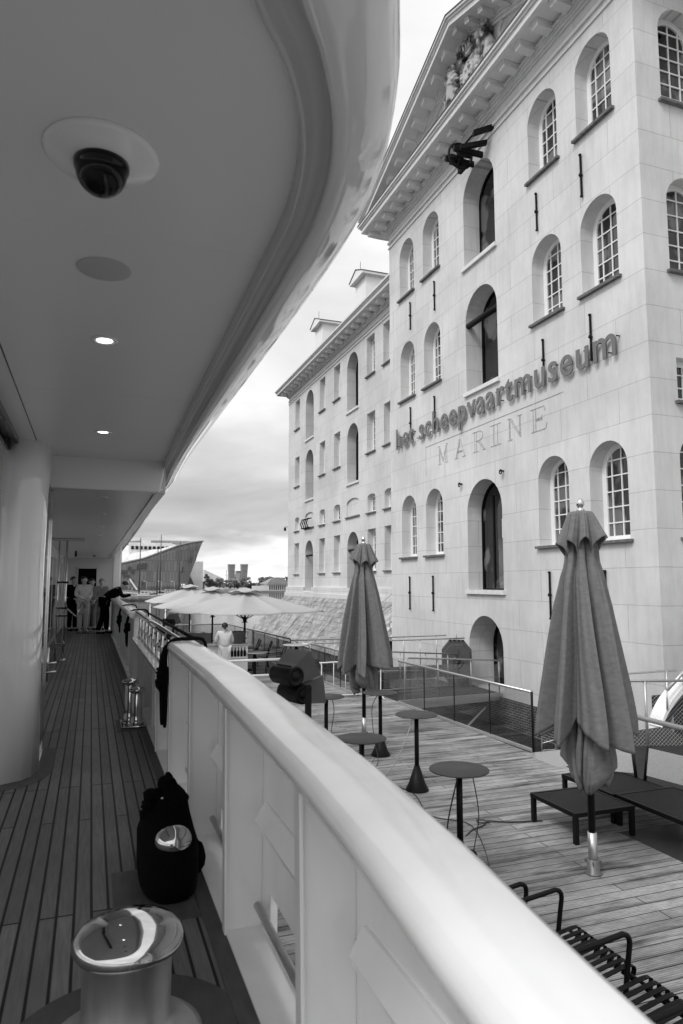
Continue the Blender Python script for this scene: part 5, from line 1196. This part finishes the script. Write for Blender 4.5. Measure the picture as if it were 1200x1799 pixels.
# low slatted lounge chairs beside the hull
def slat_chair():
    o = thing('slat_lounge_chair', '', 'chair', (0, 0, 0), 0, 'black slatted lounge chairs beside the yacht')
    # local: faces +X, width along Y; front edge at x=0
    for s in (-.345, .345):
        q = MB(); q.tube(catmull([(-.10, s, .0), (-.03, s, .45), (-.01, s, .59), (-.05, s, .635), (-.14, s, .63), (-.60, s, .575), (-.72, s, .55)], 6), .0175, 10); q.build('arm', M['black'], o)
        q = MB(); q.tube([(-.70, s, .54), (-.62, s, 0)], .0175, 10); q.build('leg', M['black'], o)
    for k in range(9):
        y = -.27 + k*.0675
        q = MB(); P = catmull([(.05, 0, .30), (.085, 0, .36), (.04, 0, .395), (-.25, 0, .345), (-.60, 0, .28), (-.74, 0, .33), (-.80, 0, .45), (-.95, 0, .82)], 4)
        secs = []
        for i, p in enumerate(P):
            d = (P[min(i+1, len(P)-1)] - P[max(i-1, 0)]).normalized(); nrm = Vector((-d.z, 0, d.x))
            secs.append([p + Vector((0, y+a, 0)) + nrm*b for a, b in ((-.019, -.003), (.019, -.003), (.019, .003), (-.019, .003))])
        q.loft(secs, smooth=False); q.build('slat', M['black'], o)
    q = MB()
    for x, z in ((.04, .345), (-.30, .32), (-.60, .262)): q.tube([(x, -.345, z), (x, .345, z)], .012, 8)
    q.build('cross_bar', M['black'], o); q = MB(); q.tube([(-.95, -.30, .82), (-.95, .30, .82)], .014, 8); q.build('back_bar', M['black'], o)
    return o
proto = slat_chair()
for i, (x, y, a, lb_) in enumerate([(3.39, 4.135, 0, 'slatted black lounge chair whose seat shows between two armrests beside the white rail'), (3.392, 3.448, 0, 'slatted black lounge chair cut off at the bottom edge of the photo'), (3.19, 5.0, R(2), 'black lounge chair of which only a bent armrest shows over the rail')]):
    o = proto if i == 0 else dup(proto, (x, y, 0), a)
    o.location = (x, y, 0); o.rotation_euler.z = a; o['label'] = lb_

# dark lounge beds at the right
def bed(name, label, cat, x0, y0, x1, y1, h, back=None, group=None):
    o = thing(name, label, cat, ((x0+x1)/2, (y0+y1)/2, 0), 0, group); cx_, cy_ = (x0+x1)/2, (y0+y1)/2
    f = MB(); f.box(x0-cx_, y0-cy_, h-.05, x1-cx_, y0-cy_+.035, h); f.box(x0-cx_, y1-cy_-.035, h-.05, x1-cx_, y1-cy_, h); f.box(x0-cx_, y0-cy_+.035, h-.05, x0-cx_+.035, y1-cy_-.035, h); f.box(x1-cx_-.035, y0-cy_+.035, h-.05, x1-cx_, y1-cy_-.035, h); f.build('frame', M['black'], o, bevel=.004)
    s = MB(); s.box(x0-cx_+.036, y0-cy_+.036, h-.02, x1-cx_-.036, y1-cy_-.036, h-.006); s.build('slatted_top', M['bed'], o)
    for a in (x0+.03, x1-.03):
        for b_ in (y0+.03, y1-.03):
            q = MB(); q.box(a-cx_-.025, b_-cy_-.025, 0, a-cx_+.025, b_-cy_+.025, h-.05); q.build('leg', M['black'], o)
    if back:
        (ax, ay), (bx, by), lean = back; a = Vector((ax-cx_, ay-cy_, h)); b_ = Vector((bx-cx_, by-cy_, h)); ln = Vector(lean)
        q = MB(); nrm = (b_-a).cross(ln).normalized()
        q.obox((a+b_)/2 + ln*.54, (b_-a)*.93, ln*.84, nrm*.012); q.build('backrest', M['sling'], o)
        for c in (a, b_): q = MB(); q.tube([c - ln*.05, c + ln], .021, 8); q.build('back_frame', M['black'], o)
    return o
bed('lounge_table', 'low black slatted bed table left of the right folded parasol pole', 'lounge table', 5.18, 6.58, 6.03, 7.42, .34, group='low black lounge pieces')
bed('lounge_bed', 'black slatted lounge seat with a grey mesh backrest partly behind the right folded parasol', 'lounger', 6.06, 6.98, 6.92, 7.95, .35, ((6.42, 7.90), (6.89, 7.48), (.05, .10, .36)), 'low black lounge pieces')
bed('lounge_bed', 'black slatted lounge seat with an upright grey mesh backrest at the right edge', 'lounger', 6.08, 5.2, 7.0, 6.96, .36, ((6.90, 7.33), (7.0, 6.78), (.10, 0.03, .40)), 'low black lounge pieces')

# ================================================================ far side of the harbour
def ship_centre():
    o = thing('science_centre', 'huge plated building shaped like a ship bow with a white sloping roof plaza', 'building', (30, 350, WZ))
    base = [(-25, 352), (9.5, 350), (26, 350), (43.5, 350.5), (43.8, 362), (30, 385), (-25, 388)]
    n = len(base)
    def z_top(x): return interp(x, [(-25, 9.5), (9.3, 11.4), (24, 15.0), (40, 21.5), (47, 23.3), (53.3, 24.2)])
    topn = [(-25, 352), (9.5, 349), (27, 347.5), (47, 347.5), (53.4, 362), (36, 388), (-25, 390)]
    def dens(P): return [Vector((x, y, 0)) for x, y in P]
    B = catmull(dens(base), 5); T_ = catmull(dens(topn), 5); secs = []
    for i in range(9):
        t = i/8; sec = []
        for b_, t_ in zip(B, T_):
            p = b_.lerp(t_, t**1.15); far = min(1, max(0, (t_.y - 349)/32)); zt = z_top(t_.x)*(1-far) + max(z_top(t_.x), interp(t_.x, [(-25, 19), (10, 24.5), (30, 26.3), (53, 25.2)]))*far; p.z = WZ + 1.0 + (zt - WZ - 1.0)*t; sec.append(p)
        secs.append(sec)
    f = MB(); f.loft(secs, False, False, True); w_ = f.build('hull_wall', M['nemo'], o, world=True); w_.modifiers.new('t', 'SOLIDIFY').thickness = .5
    # stepped white roof plaza inside the rim
    f = MB()
    S_ = secs[-1]; k = len(S_); nn_ = 12; near_, far_ = [], []
    def onrim(x, lo):
        c_ = [p for p in S_ if ((p.y < 356) if lo else (p.y > 360))]; c_.sort(key=lambda p: abs(p.x-x)); return c_[0]
    strips = []
    for j in range(25):
        x = -24 + j*3.0; a_, b_ = onrim(x, True), onrim(x, False); strips.append([Vector((x, a_.y+1, a_.z-1.0)), Vector((x, 358, a_.z-.6)), Vector((x, 366, (a_.z+b_.z)/2-1.6)), Vector((x, 374, (a_.z+b_.z)/2-1.2)), Vector((x, 385, b_.z-1.5))])
    f.loft(strips, False, False, False); f.build('roof_plaza', M['pale'], o, world=True)
    f = MB()
    for x0, x1, z0, z1 in ((18, 40, 18.3, 24.2), (24, 29, 22.0, 25.6)): f.box(x0, 374 + (1 if x0 == 24 else 0), z0-6, x1, 380, z1)
    f.build('roof_pavilion', M['pale'], o, world=True)
    f = MB()
    for k in range(9): f.box(19+k*2.2, 373.6, 20.6, 20.4+k*2.2, 374.1, 22.3)
    f.build('window', M['darkgloss'], o, world=True)
    rp = random.Random(3)
    for k in range(26): x = rp.uniform(12, 44); y = rp.uniform(352, 364); z = z_top(x) - .3; s_ = rp.uniform(.4, 1.0); f = MB(); f.box(x, y, z-.8, x+s_*2, y+s_, z+s_*.9); f.build('roof_seat', M['panelgrey'], o, world=True)
    def patch(x0, x1, z0, z1, mat='nemo_dark', dy=-.4):
        f = MB(); ps = []
        for x, z in ((x0, z0), (x1, z0), (x1+.9*(z1-z0)/6, z1), (x0+.9*(z1-z0)/6, z1)):
            yy = 350 - 2.4*((z-WZ)/18)**1.15 + dy; ps.append((x, yy, z))
        f.prism(ps, (0, .8, 0)); f.build('dark_plate', M[mat], o, world=True)
    for q_ in ((20.5, 22.2, 9.5, 12.2), (22.6, 25.0, 9.8, 12.6), (13, 16, 7.6, 9.2), (18, 19.5, 7.8, 9.6), (16.5, 17.8, 9.4, 11), (14.5, 17.4, 5.9, 6.9), (42.0, 42.7, 8, 11), (18, 19.2, 2.3, 4.5), (23, 24.2, 2, 4.2), (46.2, 47, 13, 16), (48.4, 49.0, 14, 17)): patch(*q_)
    f = MB(); f.box(-25, 349.2, WZ+.9, 43, 350.4, WZ+2.0); f.build('base_recess', M['nemo_dark'], o, world=True)
    f = MB(); T3 = [s.copy() for s in secs[-1]]; f.tube([p + Vector((0, 0, .1)) for p in T3], .45, 5); f.build('rim_edge', M['panelgrey'], o, world=True)
ship_centre()
def at(px, py, Y): return ony(px, py, Y)
o = thing('concrete_block_building', 'plain pale block standing right behind the ship shaped building', 'building', (52, 395, WZ))
a, b = at(322, 1036, 395), at(357, 987, 395)
f = MB(); f.prism([(a[0], 395, WZ+.9), (b[0], 395, WZ+.9), (b[0], 395, b[2]), (a[0], 395, b[2])], (0, 18, 0)); f.build('wall', M['pale'], o, world=True)
f = MB(); f.prism([(at(327,1036,392)[0], 392, WZ+.9), (at(345,1036,392)[0], 392, WZ+.9), at(333, 1010, 392)], (0, 2.5, 0)); f.build('ramp_wall', M['nemo_dark'], o, world=True)
o = thing('sloping_hall', 'low pale hall with a slanting roof between the block and the trees', 'building', (60, 430, WZ))
a, b = at(356, 1030, 430), at(392, 1005, 430)
f = MB(); f.prism([(a[0], 430, WZ+.9), (b[0], 430, WZ+.9), (b[0], 430, b[2]-4), (a[0]+1, 430, b[2]+1.2)], (0, 14, 0)); f.build('wall', M['pale'], o, world=True)
f = MB()
for k in range(6): f.box(a[0]+2+k*1.9, 429.9, 2+.0, a[0]+3.0+k*1.9, 430.2, 4.4)
f.build('window', M['panelgrey'], o, world=True)
def tower(label, px0, px1, pyt, Y, lab2):
    a, b = at(px0, pyt, Y), at(px1, pyt, Y); wd = b[0]-a[0]; o = thing('tower_block', label, 'tower', ((a[0]+b[0])/2, Y, WZ), 0, 'two flared tower blocks on the skyline')
    zt = a[2]; f = MB(); xs_ = (a[0], b[0])
    secs = []
    for t in (0, .35, .7, 1.0):
        sh = wd*.20*(1-t); z = WZ + .9 + (zt-WZ-.9)*t; secs.append([(a[0]+sh, Y, z), (b[0]-sh, Y, z), (b[0]-sh, Y+wd*.8, z), (a[0]+sh, Y+wd*.8, z)])
    f.loft(secs, smooth=False); f.build('tower_body', M['panelgrey'], o, world=True)
    for k in range(1, 12):
        z = zt - k*1.25; t = (z-WZ)/(zt-WZ); sh = wd*.17*(1-t); f = MB(); f.box(a[0]+sh+.3, Y-.06, z-.3, b[0]-sh-.3, Y-.01, z+.25); f.build('window_band', M['nemo_dark'], o, world=True)
tower('left one of the two flared tower blocks on the skyline', 401.5, 413.5, 991.5, 700, '')
tower('right one of the two flared tower blocks on the skyline', 424, 436, 991.5, 700, '')
o = thing('office_building', 'white stepped office building between the two flared towers', 'building', (140, 705, WZ))
a, b, c = at(403, 1009, 705), at(425, 1006, 705), at(413, 1020, 705)
f = MB(); f.box(a[0], 705, WZ+.9, c[0]+1, 715, a[2]); f.box(c[0]+1, 706, WZ+.9, b[0], 716, b[2]); f.build('wall', M['pale'], o, world=True)
f = MB(); f.box(c[0]+2, 705.7, b[2]-.2, b[0]-.4, 716.5, b[2]+1.5); f.build('roof', M['panelgrey'], o, world=True)
f = MB()
for k in range(4): f.box(a[0]+1+k*1.6, 704.8, a[2]-4.6, a[0]+1.9+k*1.6, 705.2, a[2]-3.2); f.box(a[0]+1+k*1.6, 704.8, a[2]-7.6, a[0]+1.9+k*1.6, 705.2, a[2]-6.2)
f.build('window', M['nemo_dark'], o, world=True)
o = thing('antenna_mast', 'thin lattice antenna mast left of the two towers', 'mast', (at(398, 1020, 690)[0], 690, WZ))
a = at(398, 1002, 690); f = MB(); f.tube([(a[0], 690, WZ+.9), (a[0], 690, a[2])], .25, 5); f.tube([(a[0]-1.5, 690, a[2]-5), (a[0]+1.5, 690, a[2]-5)], .2, 4); f.build('pole', M['panelgrey'], o, world=True)
o = thing('lakeside_pavilion', 'small white waterside pavilion with a hipped roof beside the museum wing', 'pavilion', (62, 330, WZ))
a, b = at(471, 1045, 330), at(508, 1045, 330); f = MB(); f.box(a[0], 330, WZ+.3, b[0], 345, WZ+4.2); f.box(a[0]-6, 331, WZ+.3, a[0], 340, WZ+3.2); f.build('wall', M['pale'], o, world=True)
f = MB(); f.prism([(a[0]-.8, 329, WZ+4.2), (b[0]+.8, 329, WZ+4.2), ((b[0])-2, 337, WZ+7.4), (a[0]+4, 337, WZ+7.4)], (0, .05, 0)); f.add([(a[0]-.8, 329, WZ+4.2), (b[0]+.8, 329, WZ+4.2), (b[0]-2, 337, WZ+7.4), (a[0]+4, 337, WZ+7.4), (b[0]+.8, 346, WZ+4.2), (a[0]-.8, 346, WZ+4.2)], [(0, 1, 2, 3), (3, 2, 4, 5), (0, 3, 5), (1, 4, 2)]); f.build('roof', M['panelgrey'], o, world=True)
f = MB()
for k in range(8): f.box(a[0]+.5+k*1.1, 329.9, WZ+1.2, a[0]+1.2+k*1.1, 330.1, WZ+3.5)
f.build('window', M['nemo_dark'], o, world=True)
# trees
def tree(name, label, px, pyt, Y, wpx, mat, seed, cat='tree', conic=False):
    base = at(px, 1040, Y); top = at(px, pyt, Y); x = base[0]; zg = WZ+.85; H = top[2]-zg; W_ = wpx*Y/1277/2
    o = thing(name, label, cat, (x, Y, zg), 0, 'trees along the far shore'); r = random.Random(seed)
    q = MB(); q.tube([(0, 0, 0), (.1, 0, H*.4), (-.1, 0, H*.8)], [H*.03, H*.022, H*.008], 6)
    for k in range(6):
        a = r.uniform(0, 6.28); q.tube([(0, 0, H*.3), (W_*.6*math.cos(a), W_*.6*math.sin(a), H*r.uniform(.5, .8))], [H*.012, H*.004], 4)
    q.build('trunk', M['bark'], o)
    q = MB(); cl = []
    for k in range(26):
        a = r.uniform(0, 6.28); t = r.random()**.6; zc = H*r.uniform(.22, .92); ww = W_*math.sqrt(max(.05, 1 - ((zc/H-.5)/.52)**2)) if not conic else W_*(1.05-zc/H)
        cl.append((ww*t*math.cos(a), ww*t*math.sin(a), zc, W_*r.uniform(.18, .36)))
    for (cx_, cy_, cz_, cr_) in cl:
        for j in range(70):
            d = Vector((r.gauss(0, 1), r.gauss(0, 1), r.gauss(0, 1))).normalized()*cr_*(r.random()**.4); c = Vector((cx_, cy_, cz_)) + Vector((d.x, d.y, d.z*.7)); s_ = r.uniform(.18, .42)*Y/420
            u = Vector((r.gauss(0, 1), r.gauss(0, 1), r.gauss(0, 1))).normalized(); v = u.orthogonal().normalized()*s_; u2 = u.cross(v).normalized()*s_
            q.add([c+v, c+u2, c-v, c-u2], [(0, 1, 2, 3)])
    q.build('crown', mat, o, auto=False)
TR = [(366, 1008, 420, 20, 'b'), (386, 1016, 410, 24, 'a'), (404, 1018, 415, 22, 'a'), (418, 1020, 410, 20, 'b'), (432, 1014, 420, 26, 'a'), (448, 1024, 430, 20, 'a'), (462, 1014, 380, 26, 'a'), (472, 1013, 390, 26, 'a'), (484, 1014, 370, 22, 'b'), (494, 1018, 380, 20, 'b'), (505, 1014, 360, 24, 'b'), (352, 1026, 400, 16, 'a'), (376, 1024, 380, 16, 'b'), (440, 1026, 400, 22, 'b')]
where = ['leafy tree right of the pale block', 'round leafy tree behind the nearest parasol top', 'loose pale tree in front of the left tower', 'darker low tree between the two towers', 'tall leafy tree under the right tower', 'low pale tree right of the right tower', 'broad light tree left of the small pavilion', 'broad light tree behind the small pavilion', 'dark pointed tree above the pavilion roof', 'dark tree next to the museum wing edge', 'dark tree half hidden by the museum wing', 'small tree at the foot of the pale block', 'small dark tree by the quay left of the parasol top', 'dark low tree behind the parasol vent']
for i, (px, pyt, Y, wp, m_) in enumerate(TR): tree('leafy_tree', where[i], px, pyt, Y, wp, M['leaf'+m_], 30+i)
# quay, boats
f = MB(); f.box(-40, 318, WZ-1, 60, 322, WZ+1.4); tag(f.build('quay', M['panelgrey']), kind='structure')
def boat(label, px, py, Ln, masts, seed, hm='hull', rz=0):
    p = onz(px, py, WZ); o = thing('sailing_boat', label, 'boat', p, rz, 'old boats moored in front of the ship shaped building'); r = random.Random(seed)
    secs = []
    for i in range(13):
        t = i/12; x = (t-.5)*Ln; w_ = Ln*.115*(1-abs(2*t-1)**3.2) + .05; sh = .35*(2*t-1)**2*Ln*.08 + 1.15
        secs.append([(x, -w_, sh), (x, -w_*.95, sh*.5), (x, -w_*.5, -.2), (x, w_*.5, -.2), (x, w_*.95, sh*.5), (x, w_, sh)])
    q = MB(); q.loft(secs); q.build('hull', M[hm], o)
    q = MB()
    for s in (-1, 1): q.tube([(sec[0 if s == -1 else -1][0], sec[0 if s == -1 else -1][1], sec[0][2]+.05) for sec in secs], .12, 5)
    q.build('gunwale', M['boatdeck'], o)
    q = MB(); q.box(-Ln*.28, -Ln*.055, 1.1, -Ln*.05, Ln*.055, 2.1); q.box(Ln*.04, -Ln*.05, 1.1, Ln*.2, Ln*.05, 1.7); q.build('cabin', M['boatdeck'], o, bevel=.05)
    q = MB()
    for k in range(4): q.box(-Ln*.26+k*Ln*.05, -Ln*.0555, 1.5, -Ln*.235+k*Ln*.05, -Ln*.053, 1.85)
    q.build('window', M['nemo_dark'], o)
    for fx_, h in masts:
        q = MB(); q.tube([(fx_*Ln, 0, .8), (fx_*Ln+.0, 0, h)], [.2, .10], 6); q.tube([(fx_*Ln, 0, 2.6), (fx_*Ln-Ln*.22, 0, 3.0)], .11, 5); q.tube([(fx_*Ln, 0, h*.97), (Ln*.48, 0, 1.6)], .02, 3); q.tube([(fx_*Ln, 0, h*.97), (-Ln*.45, 0, 1.6)], .02, 3); q.build('mast', M['mast'], o)
    return o
boat('dark hulled boat with pale deck and tall mast, nearest the leaning man', 236, 1056, 19, [(.06, 16.3), (.30, 13.5)], 1, 'boatdeck', R(8))
boat('boat with white cabin beside the parasol tip', 283, 1051, 22, [(-.02, 19.5), (.24, 17.6)], 2, 'hull', R(-6))
boat('low dark boat under the far end of the deck overhang', 222, 1052, 18, [(-.1, 14.0)], 3, 'hull', R(3))
boat('small dark boat behind the white cabin boat', 312, 1046, 17, [(.1, 6.0)], 4, 'hull', R(0))
# piles in the water beyond the terrace
for px, pyt, lb_, Y in ((308, 1076, 'left one of the two thick tarred mooring piles beyond the bar', 34.5), (319.5, 1077, 'right one of the two thick tarred mooring piles beyond the bar', 34.0)):
    a = at(px, pyt, Y); q = MB(); q.tube([(a[0], Y, WZ-1), (a[0], Y, a[2])], .14, 14); o = q.build('mooring_pile', M['pile']); tag(o, lb_, 'mooring pile', 'mooring piles in the harbour')
for px, pyt, pyb, lb_, Y in ((264, 1061, 1082, 'thin pale pole in the water under the parasol tip', 60), (291, 1067, 1086, 'pale forked pole in the water beside the floodlight', 55), (335.0, 1090, 1118, 'pale pole just right of the two tarred piles', 34)):
    a = at(px, pyt, Y); q = MB(); q.tube([(a[0], Y, WZ-1), (a[0], Y, a[2])], .045, 6); q.tube([(a[0]-.0, Y, a[2]-.3), (a[0]+.25, Y, WZ-1)], .03, 5); tag(q.build('marker_pole', M['alu']), lb_, 'pole')
o = thing('quay_crane', 'small white slanting crane arm on the quay behind the boats', 'crane', onz(236, 1037, WZ+1.0) if False else (at(236, 1037, 300)[0], 300, WZ))
a, b = at(228, 1018, 300), at(241, 1037, 300); q = MB(); q.obox(((a[0]+b[0])/2, 300, (a[2]+b[2])/2), (b[0]-a[0], 0, b[2]-a[2]), (0, .8, 0), (.5, 0, .5)); q.build('arm', M['white'], o, world=True)
q = MB(); q.tube([(b[0]-2, 300, WZ-1), (b[0]-2, 300, b[2]+1)], .3, 6); q.build('post', M['panelgrey'], o, world=True)
for i, px in enumerate((226, 258, 283, 306)):
    a = at(px, 1022, 315); q = MB(); q.tube([(a[0], 315, WZ-1), (a[0], 315, a[2]), (a[0]-1.2, 315, a[2]+.1)], .10, 5); q.lathe([(.0, -.2), (.35, -.2), (.2, .1), (0, .1)], (a[0]-1.2, 315, a[2]+.1), 8)
    tag(q.build('quay_lamp', M['pale']), ['quay lamp post left of the white crane arm', 'quay lamp post between the first two boat masts', 'quay lamp post between the tall masts', 'quay lamp post right of the last tall mast'][i], 'lamp post', 'lamp posts on the far quay')
q = MB(); a = at(322, 1024, 305); q.tube([(a[0], 305, WZ-1), (a[0], 305, a[2])], .8, 10); q2 = q.build('harbour_light', M['nemo_dark']); tag(q2, 'stubby black and white harbour light at the bow of the ship shaped building', 'beacon')
q = MB(); q.tube([(a[0], 305, a[2]-1.8), (a[0], 305, a[2]-.6)], .83, 10); q.build('white_band', M['white'], q2)
o = thing('wall_camera', 'small camera on an arm at the far corner of the museum wing', 'camera', (XW+.1, 55.05, 7.6))
q = MB(); q.tube([(0, 0, 0), (-.2, .6, .05)], .03, 6); q.build('bracket', M['panelgrey'], o); q = MB(); q.tube([(-.2, .55, -.02), (-.2, .55, -.3)], .10, 8); q.build('housing', M['black'], o)

# ================================================================ people
def person(label, loc, rz, H=1.68, top='beige', bottom='beige', hair='hair', pose='stand', long_hair=False, skirt=False, bun=False):
    o = thing('person', label, 'person', loc, rz); k = H/1.70
    # faces -Y in local space
    if pose == 'stand':
        J = dict(pel=(0, .01, .93), ch=(0, .0, 1.25), nk=(0, .0, 1.43), hd=(0, -.02, 1.57), ht=(0, -.01, 1.66),
                 sl=(-.18, 0, 1.38), el=(-.23, .02, 1.12), wl=(-.06, -.20, 1.00), hl=(.0, -.24, .95), sr=(.18, 0, 1.38), er=(.23, .02, 1.12), wr=(.08, -.20, .98), hr=(.02, -.24, .93),
                 il=(-.09, 0, .90), kl=(-.095, -.02, .50), al=(-.09, .02, .09), tl=(-.10, -.15, .04), ir=(.09, 0, .90), kr=(.09, -.02, .50), ar=(.09, .02, .09), tr=(.10, -.15, .04))
    elif pose == 'lean':   # bends forward over a rail, weight on the forearms
        J = dict(pel=(0, .10, .93), ch=(0, -.17, 1.16), nk=(0, -.33, 1.27), hd=(0, -.46, 1.33), ht=(0, -.52, 1.38),
                 sl=(-.18, -.28, 1.24), el=(-.25, -.40, 1.03), wl=(-.16, -.62, 1.08), hl=(-.10, -.68, 1.08), sr=(.18, -.28, 1.24), er=(.28, -.20, 1.02), wr=(.24, .02, .98), hr=(.22, .08, .97),
                 il=(-.09, .10, .90), kl=(-.10, .12, .50), al=(-.10, .24, .09), tl=(-.11, .08, .04), ir=(.09, .10, .90), kr=(.10, .04, .50), ar=(.10, .04, .09), tr=(.11, -.12, .04))
    else:  # arms forward working at a counter
        J = dict(pel=(0, .01, .93), ch=(0, .0, 1.25), nk=(0, .0, 1.43), hd=(0, -.03, 1.56), ht=(0, -.03, 1.65),
                 sl=(-.18, 0, 1.38), el=(-.25, -.06, 1.12), wl=(-.20, -.30, 1.06), hl=(-.18, -.37, 1.06), sr=(.18, 0, 1.38), er=(.25, -.06, 1.12), wr=(.20, -.30, 1.06), hr=(.18, -.37, 1.06),
                 il=(-.09, 0, .90), kl=(-.095, -.0, .50), al=(-.09, .02, .09), tl=(-.10, -.15, .04), ir=(.09, 0, .90), kr=(.09, -.0, .50), ar=(.09, .02, .09), tr=(.10, -.15, .04))
    J = {a: Vector(b)*k for a, b in J.items()}
    Ed = [('pel', 'ch'), ('ch', 'nk'), ('nk', 'hd'), ('hd', 'ht'), ('ch', 'sl'), ('sl', 'el'), ('el', 'wl'), ('wl', 'hl'), ('ch', 'sr'), ('sr', 'er'), ('er', 'wr'), ('wr', 'hr'), ('pel', 'il'), ('il', 'kl'), ('kl', 'al'), ('al', 'tl'), ('pel', 'ir'), ('ir', 'kr'), ('kr', 'ar'), ('ar', 'tr')]
    rad = dict(pel=.125, ch=.125, nk=.05, hd=.085, ht=.07, sl=.055, el=.04, wl=.026, hl=.03, sr=.055, er=.04, wr=.026, hr=.03, il=.085, kl=.055, al=.038, tl=.035, ir=.085, kr=.055, ar=.038, tr=.035)
    def sk(name, mat, keys, grow, sub=2, root=None, extra=None):
        ks = [q for q in keys]; V = [tuple(J[q]) for q in ks]; E_ = [(ks.index(a), ks.index(b)) for a, b in Ed if a in ks and b in ks]
        return skinned(name, M[mat], o, V, E_, [(rad[q]+grow.get(q, grow.get('*', 0)))*k for q in ks], sub, ks.index(root or ks[0]), extra)
    # fingers, nose and ears are part of the one body mesh
    fx_ = MB(); fwd = (J['hd']-J['nk']).normalized()
    for s, wn, hn in ((-1, 'wl', 'hl'), (1, 'wr', 'hr')):
        d = (J[hn]-J[wn]).normalized(); side = d.cross(Vector((0, 0, 1))).normalized()
        for i in range(4):
            b0 = J[hn] + d*.02 + side*(i-1.5)*.017; ln = (.062, .075, .07, .055)[i]
            fx_.tube([b0, b0 + d*ln*.55 + Vector((0, 0, -.006)), b0 + d*ln + Vector((0, 0, -.024))], [.009, .0085, .006], 6)
        b0 = J[wn].lerp(J[hn], .5) + side*.024*s; fx_.tube([b0, b0 + d*.035 + side*.025*s, b0 + d*.06 + side*.028*s], [.011, .010, .007], 6)
    hd = J['hd']; face = Vector((0, -1, 0)) if pose != 'lean' else Vector((0, -.85, -.5)).normalized(); upv = Vector((0, 0, 1)) if pose != 'lean' else Vector((0, -.5, .85)).normalized(); rt = Vector((1, 0, 0))
    fx_.tube([hd + face*.085 + upv*.01, hd + face*.115 - upv*.022, hd + face*.092 - upv*.032], [.008, .014, .010], 6)
    for s in (-1, 1): fx_.tube([hd + rt*.083*s + upv*.02 + face*.0, hd + rt*.095*s, hd + rt*.083*s - upv*.03], [.012, .016, .009], 6)
    fx_.tube([hd + face*.094 - upv*.052 - rt*.022, hd + face*.100 - upv*.054, hd + face*.094 - upv*.052 + rt*.022], .006, 5)
    sk('body', 'skin', list(J), {}, 2, 'pel', fx_)
    ey = MB()
    for s in (-1, 1): ey.lathe([(0, -.005), (.006, 0), (0, .005)], tuple(hd + face*.086 + upv*.008 + rt*.030*s), 8)
    ey.build('eyes', M['black'], o)
    up_ = ['pel', 'ch', 'sl', 'el', 'wl', 'sr', 'er', 'wr']; sk('jacket', top, up_, {'*': .022, 'pel': .035, 'ch': .03, 'wl': .014, 'wr': .014}, 2, 'pel')
    if skirt:
        q = MB(); q.loft([[(w_*k*math.cos(2*PI*j/28)*(1+.05*math.sin(6*PI*j/28*2)), w_*.75*k*math.sin(2*PI*j/28)+.0, z*k) for j in range(28)] for z, w_ in ((1.02, .155), (.95, .175), (.8, .195), (.62, .20), (.50, .205))]); q.build('skirt', M[bottom], o)
        sk('trousers', bottom, ['pel', 'il', 'kl', 'al', 'ir', 'kr', 'ar'], {'*': .02}, 2, 'pel')
    else: sk('trousers', bottom, ['pel', 'il', 'kl', 'al', 'ir', 'kr', 'ar'], {'*': .028, 'pel': .02, 'al': .034, 'ar': .034}, 2, 'pel')
    for s, a_, t_ in ((-1, 'al', 'tl'), (1, 'ar', 'tr')):
        q = MB(); a, t = J[a_], J[t_]; d = (t-a).normalized(); q.tube([a - Vector((0, -.04, .045)), a + Vector((0, 0, -.045)), t + Vector((0, 0, .0)), t + Vector((0, -.05, -.005))], [.035, .044, .040, .022], 10); q.build('shoe', M['black'] if top != 'beige' else M['canopy'], o)
    # hair
    q = MB(); secs = []
    for i in range(9):
        ph = PI*.60*i/8; secs.append([tuple(hd + upv*(.03+.098*math.cos(ph)) + (rt*math.cos(t)*.093 - face*(math.sin(t)*.106 - .0) )*math.sin(ph)*(1.0) - face*.046) for t in [2*PI*j/20 for j in range(20)]])
    q.loft(secs); 
    if long_hair: q.loft([[tuple(hd - face*(.065) + rt*.085*math.cos(t)*s_ - face*.045*math.sin(t) - upv*z) for t in [2*PI*j/14 for j in range(14)]] for z, s_ in ((-.04, .9), (.05, 1.05), (.14, 1.1), (.22, .9), (.27, .5))])
    if bun: q.lathe([(0, -.045), (.035, -.03), (.045, 0), (.035, .03), (0, .045)], tuple(hd - face*.125 - upv*.02 + rt*.02), 12)
    q.build('hair', M[hair], o)
    return o
pw = person('woman in a pale trouser suit holding a small pale bag', (-.20, 22.3, DZ+.022), R(20), 1.70, 'beige', 'beige', 'hair', long_hair=True)
person('woman in a grey jacket standing just behind the woman in the pale suit', (.03, 23.6, DZ), R(8), 1.66, 'grey_cloth', 'grey_cloth', 'hair')
person('woman in a grey coat with light hair beside the leaning man', (.33, 23.7, DZ), R(-8), 1.66, 'grey_cloth', 'grey_cloth', 'hairl', skirt=True)
person('man in black leaning over the bulwark rail with his arms on it', (.50, 21.7, DZ), R(82), 1.82, 'dark_cloth', 'dark_cloth', 'hair', 'lean')
person('person in dark clothes half hidden beside the cabin wall', (-.52, 23.4, DZ), R(30), 1.72, 'dark_cloth', 'dark_cloth', 'hair')
person('bar woman in a pale coat, hair in a bun, seen from behind', (3.86, 20.95, 0), R(180), 1.74, 'beige', 'beige', 'hair', 'work', skirt=True, bun=True)
hb = thing('handbag', 'small pale handbag hanging from the hand of the woman in the pale suit', 'handbag', (-.22, 22.06, DZ+.58))
q = MB(); q.box(-.11, -.03, 0, .11, .03, .16); q.build('bag_body', M['canopy'], hb, bevel=.015); q = MB(); q.tube(catmull([(-.09, 0, .15), (-.04, 0, .28), (.0, 0, .36), (.04, 0, .28), (.09, 0, .15)], 4), .008, 6); q.build('handle', M['cable'], hb)
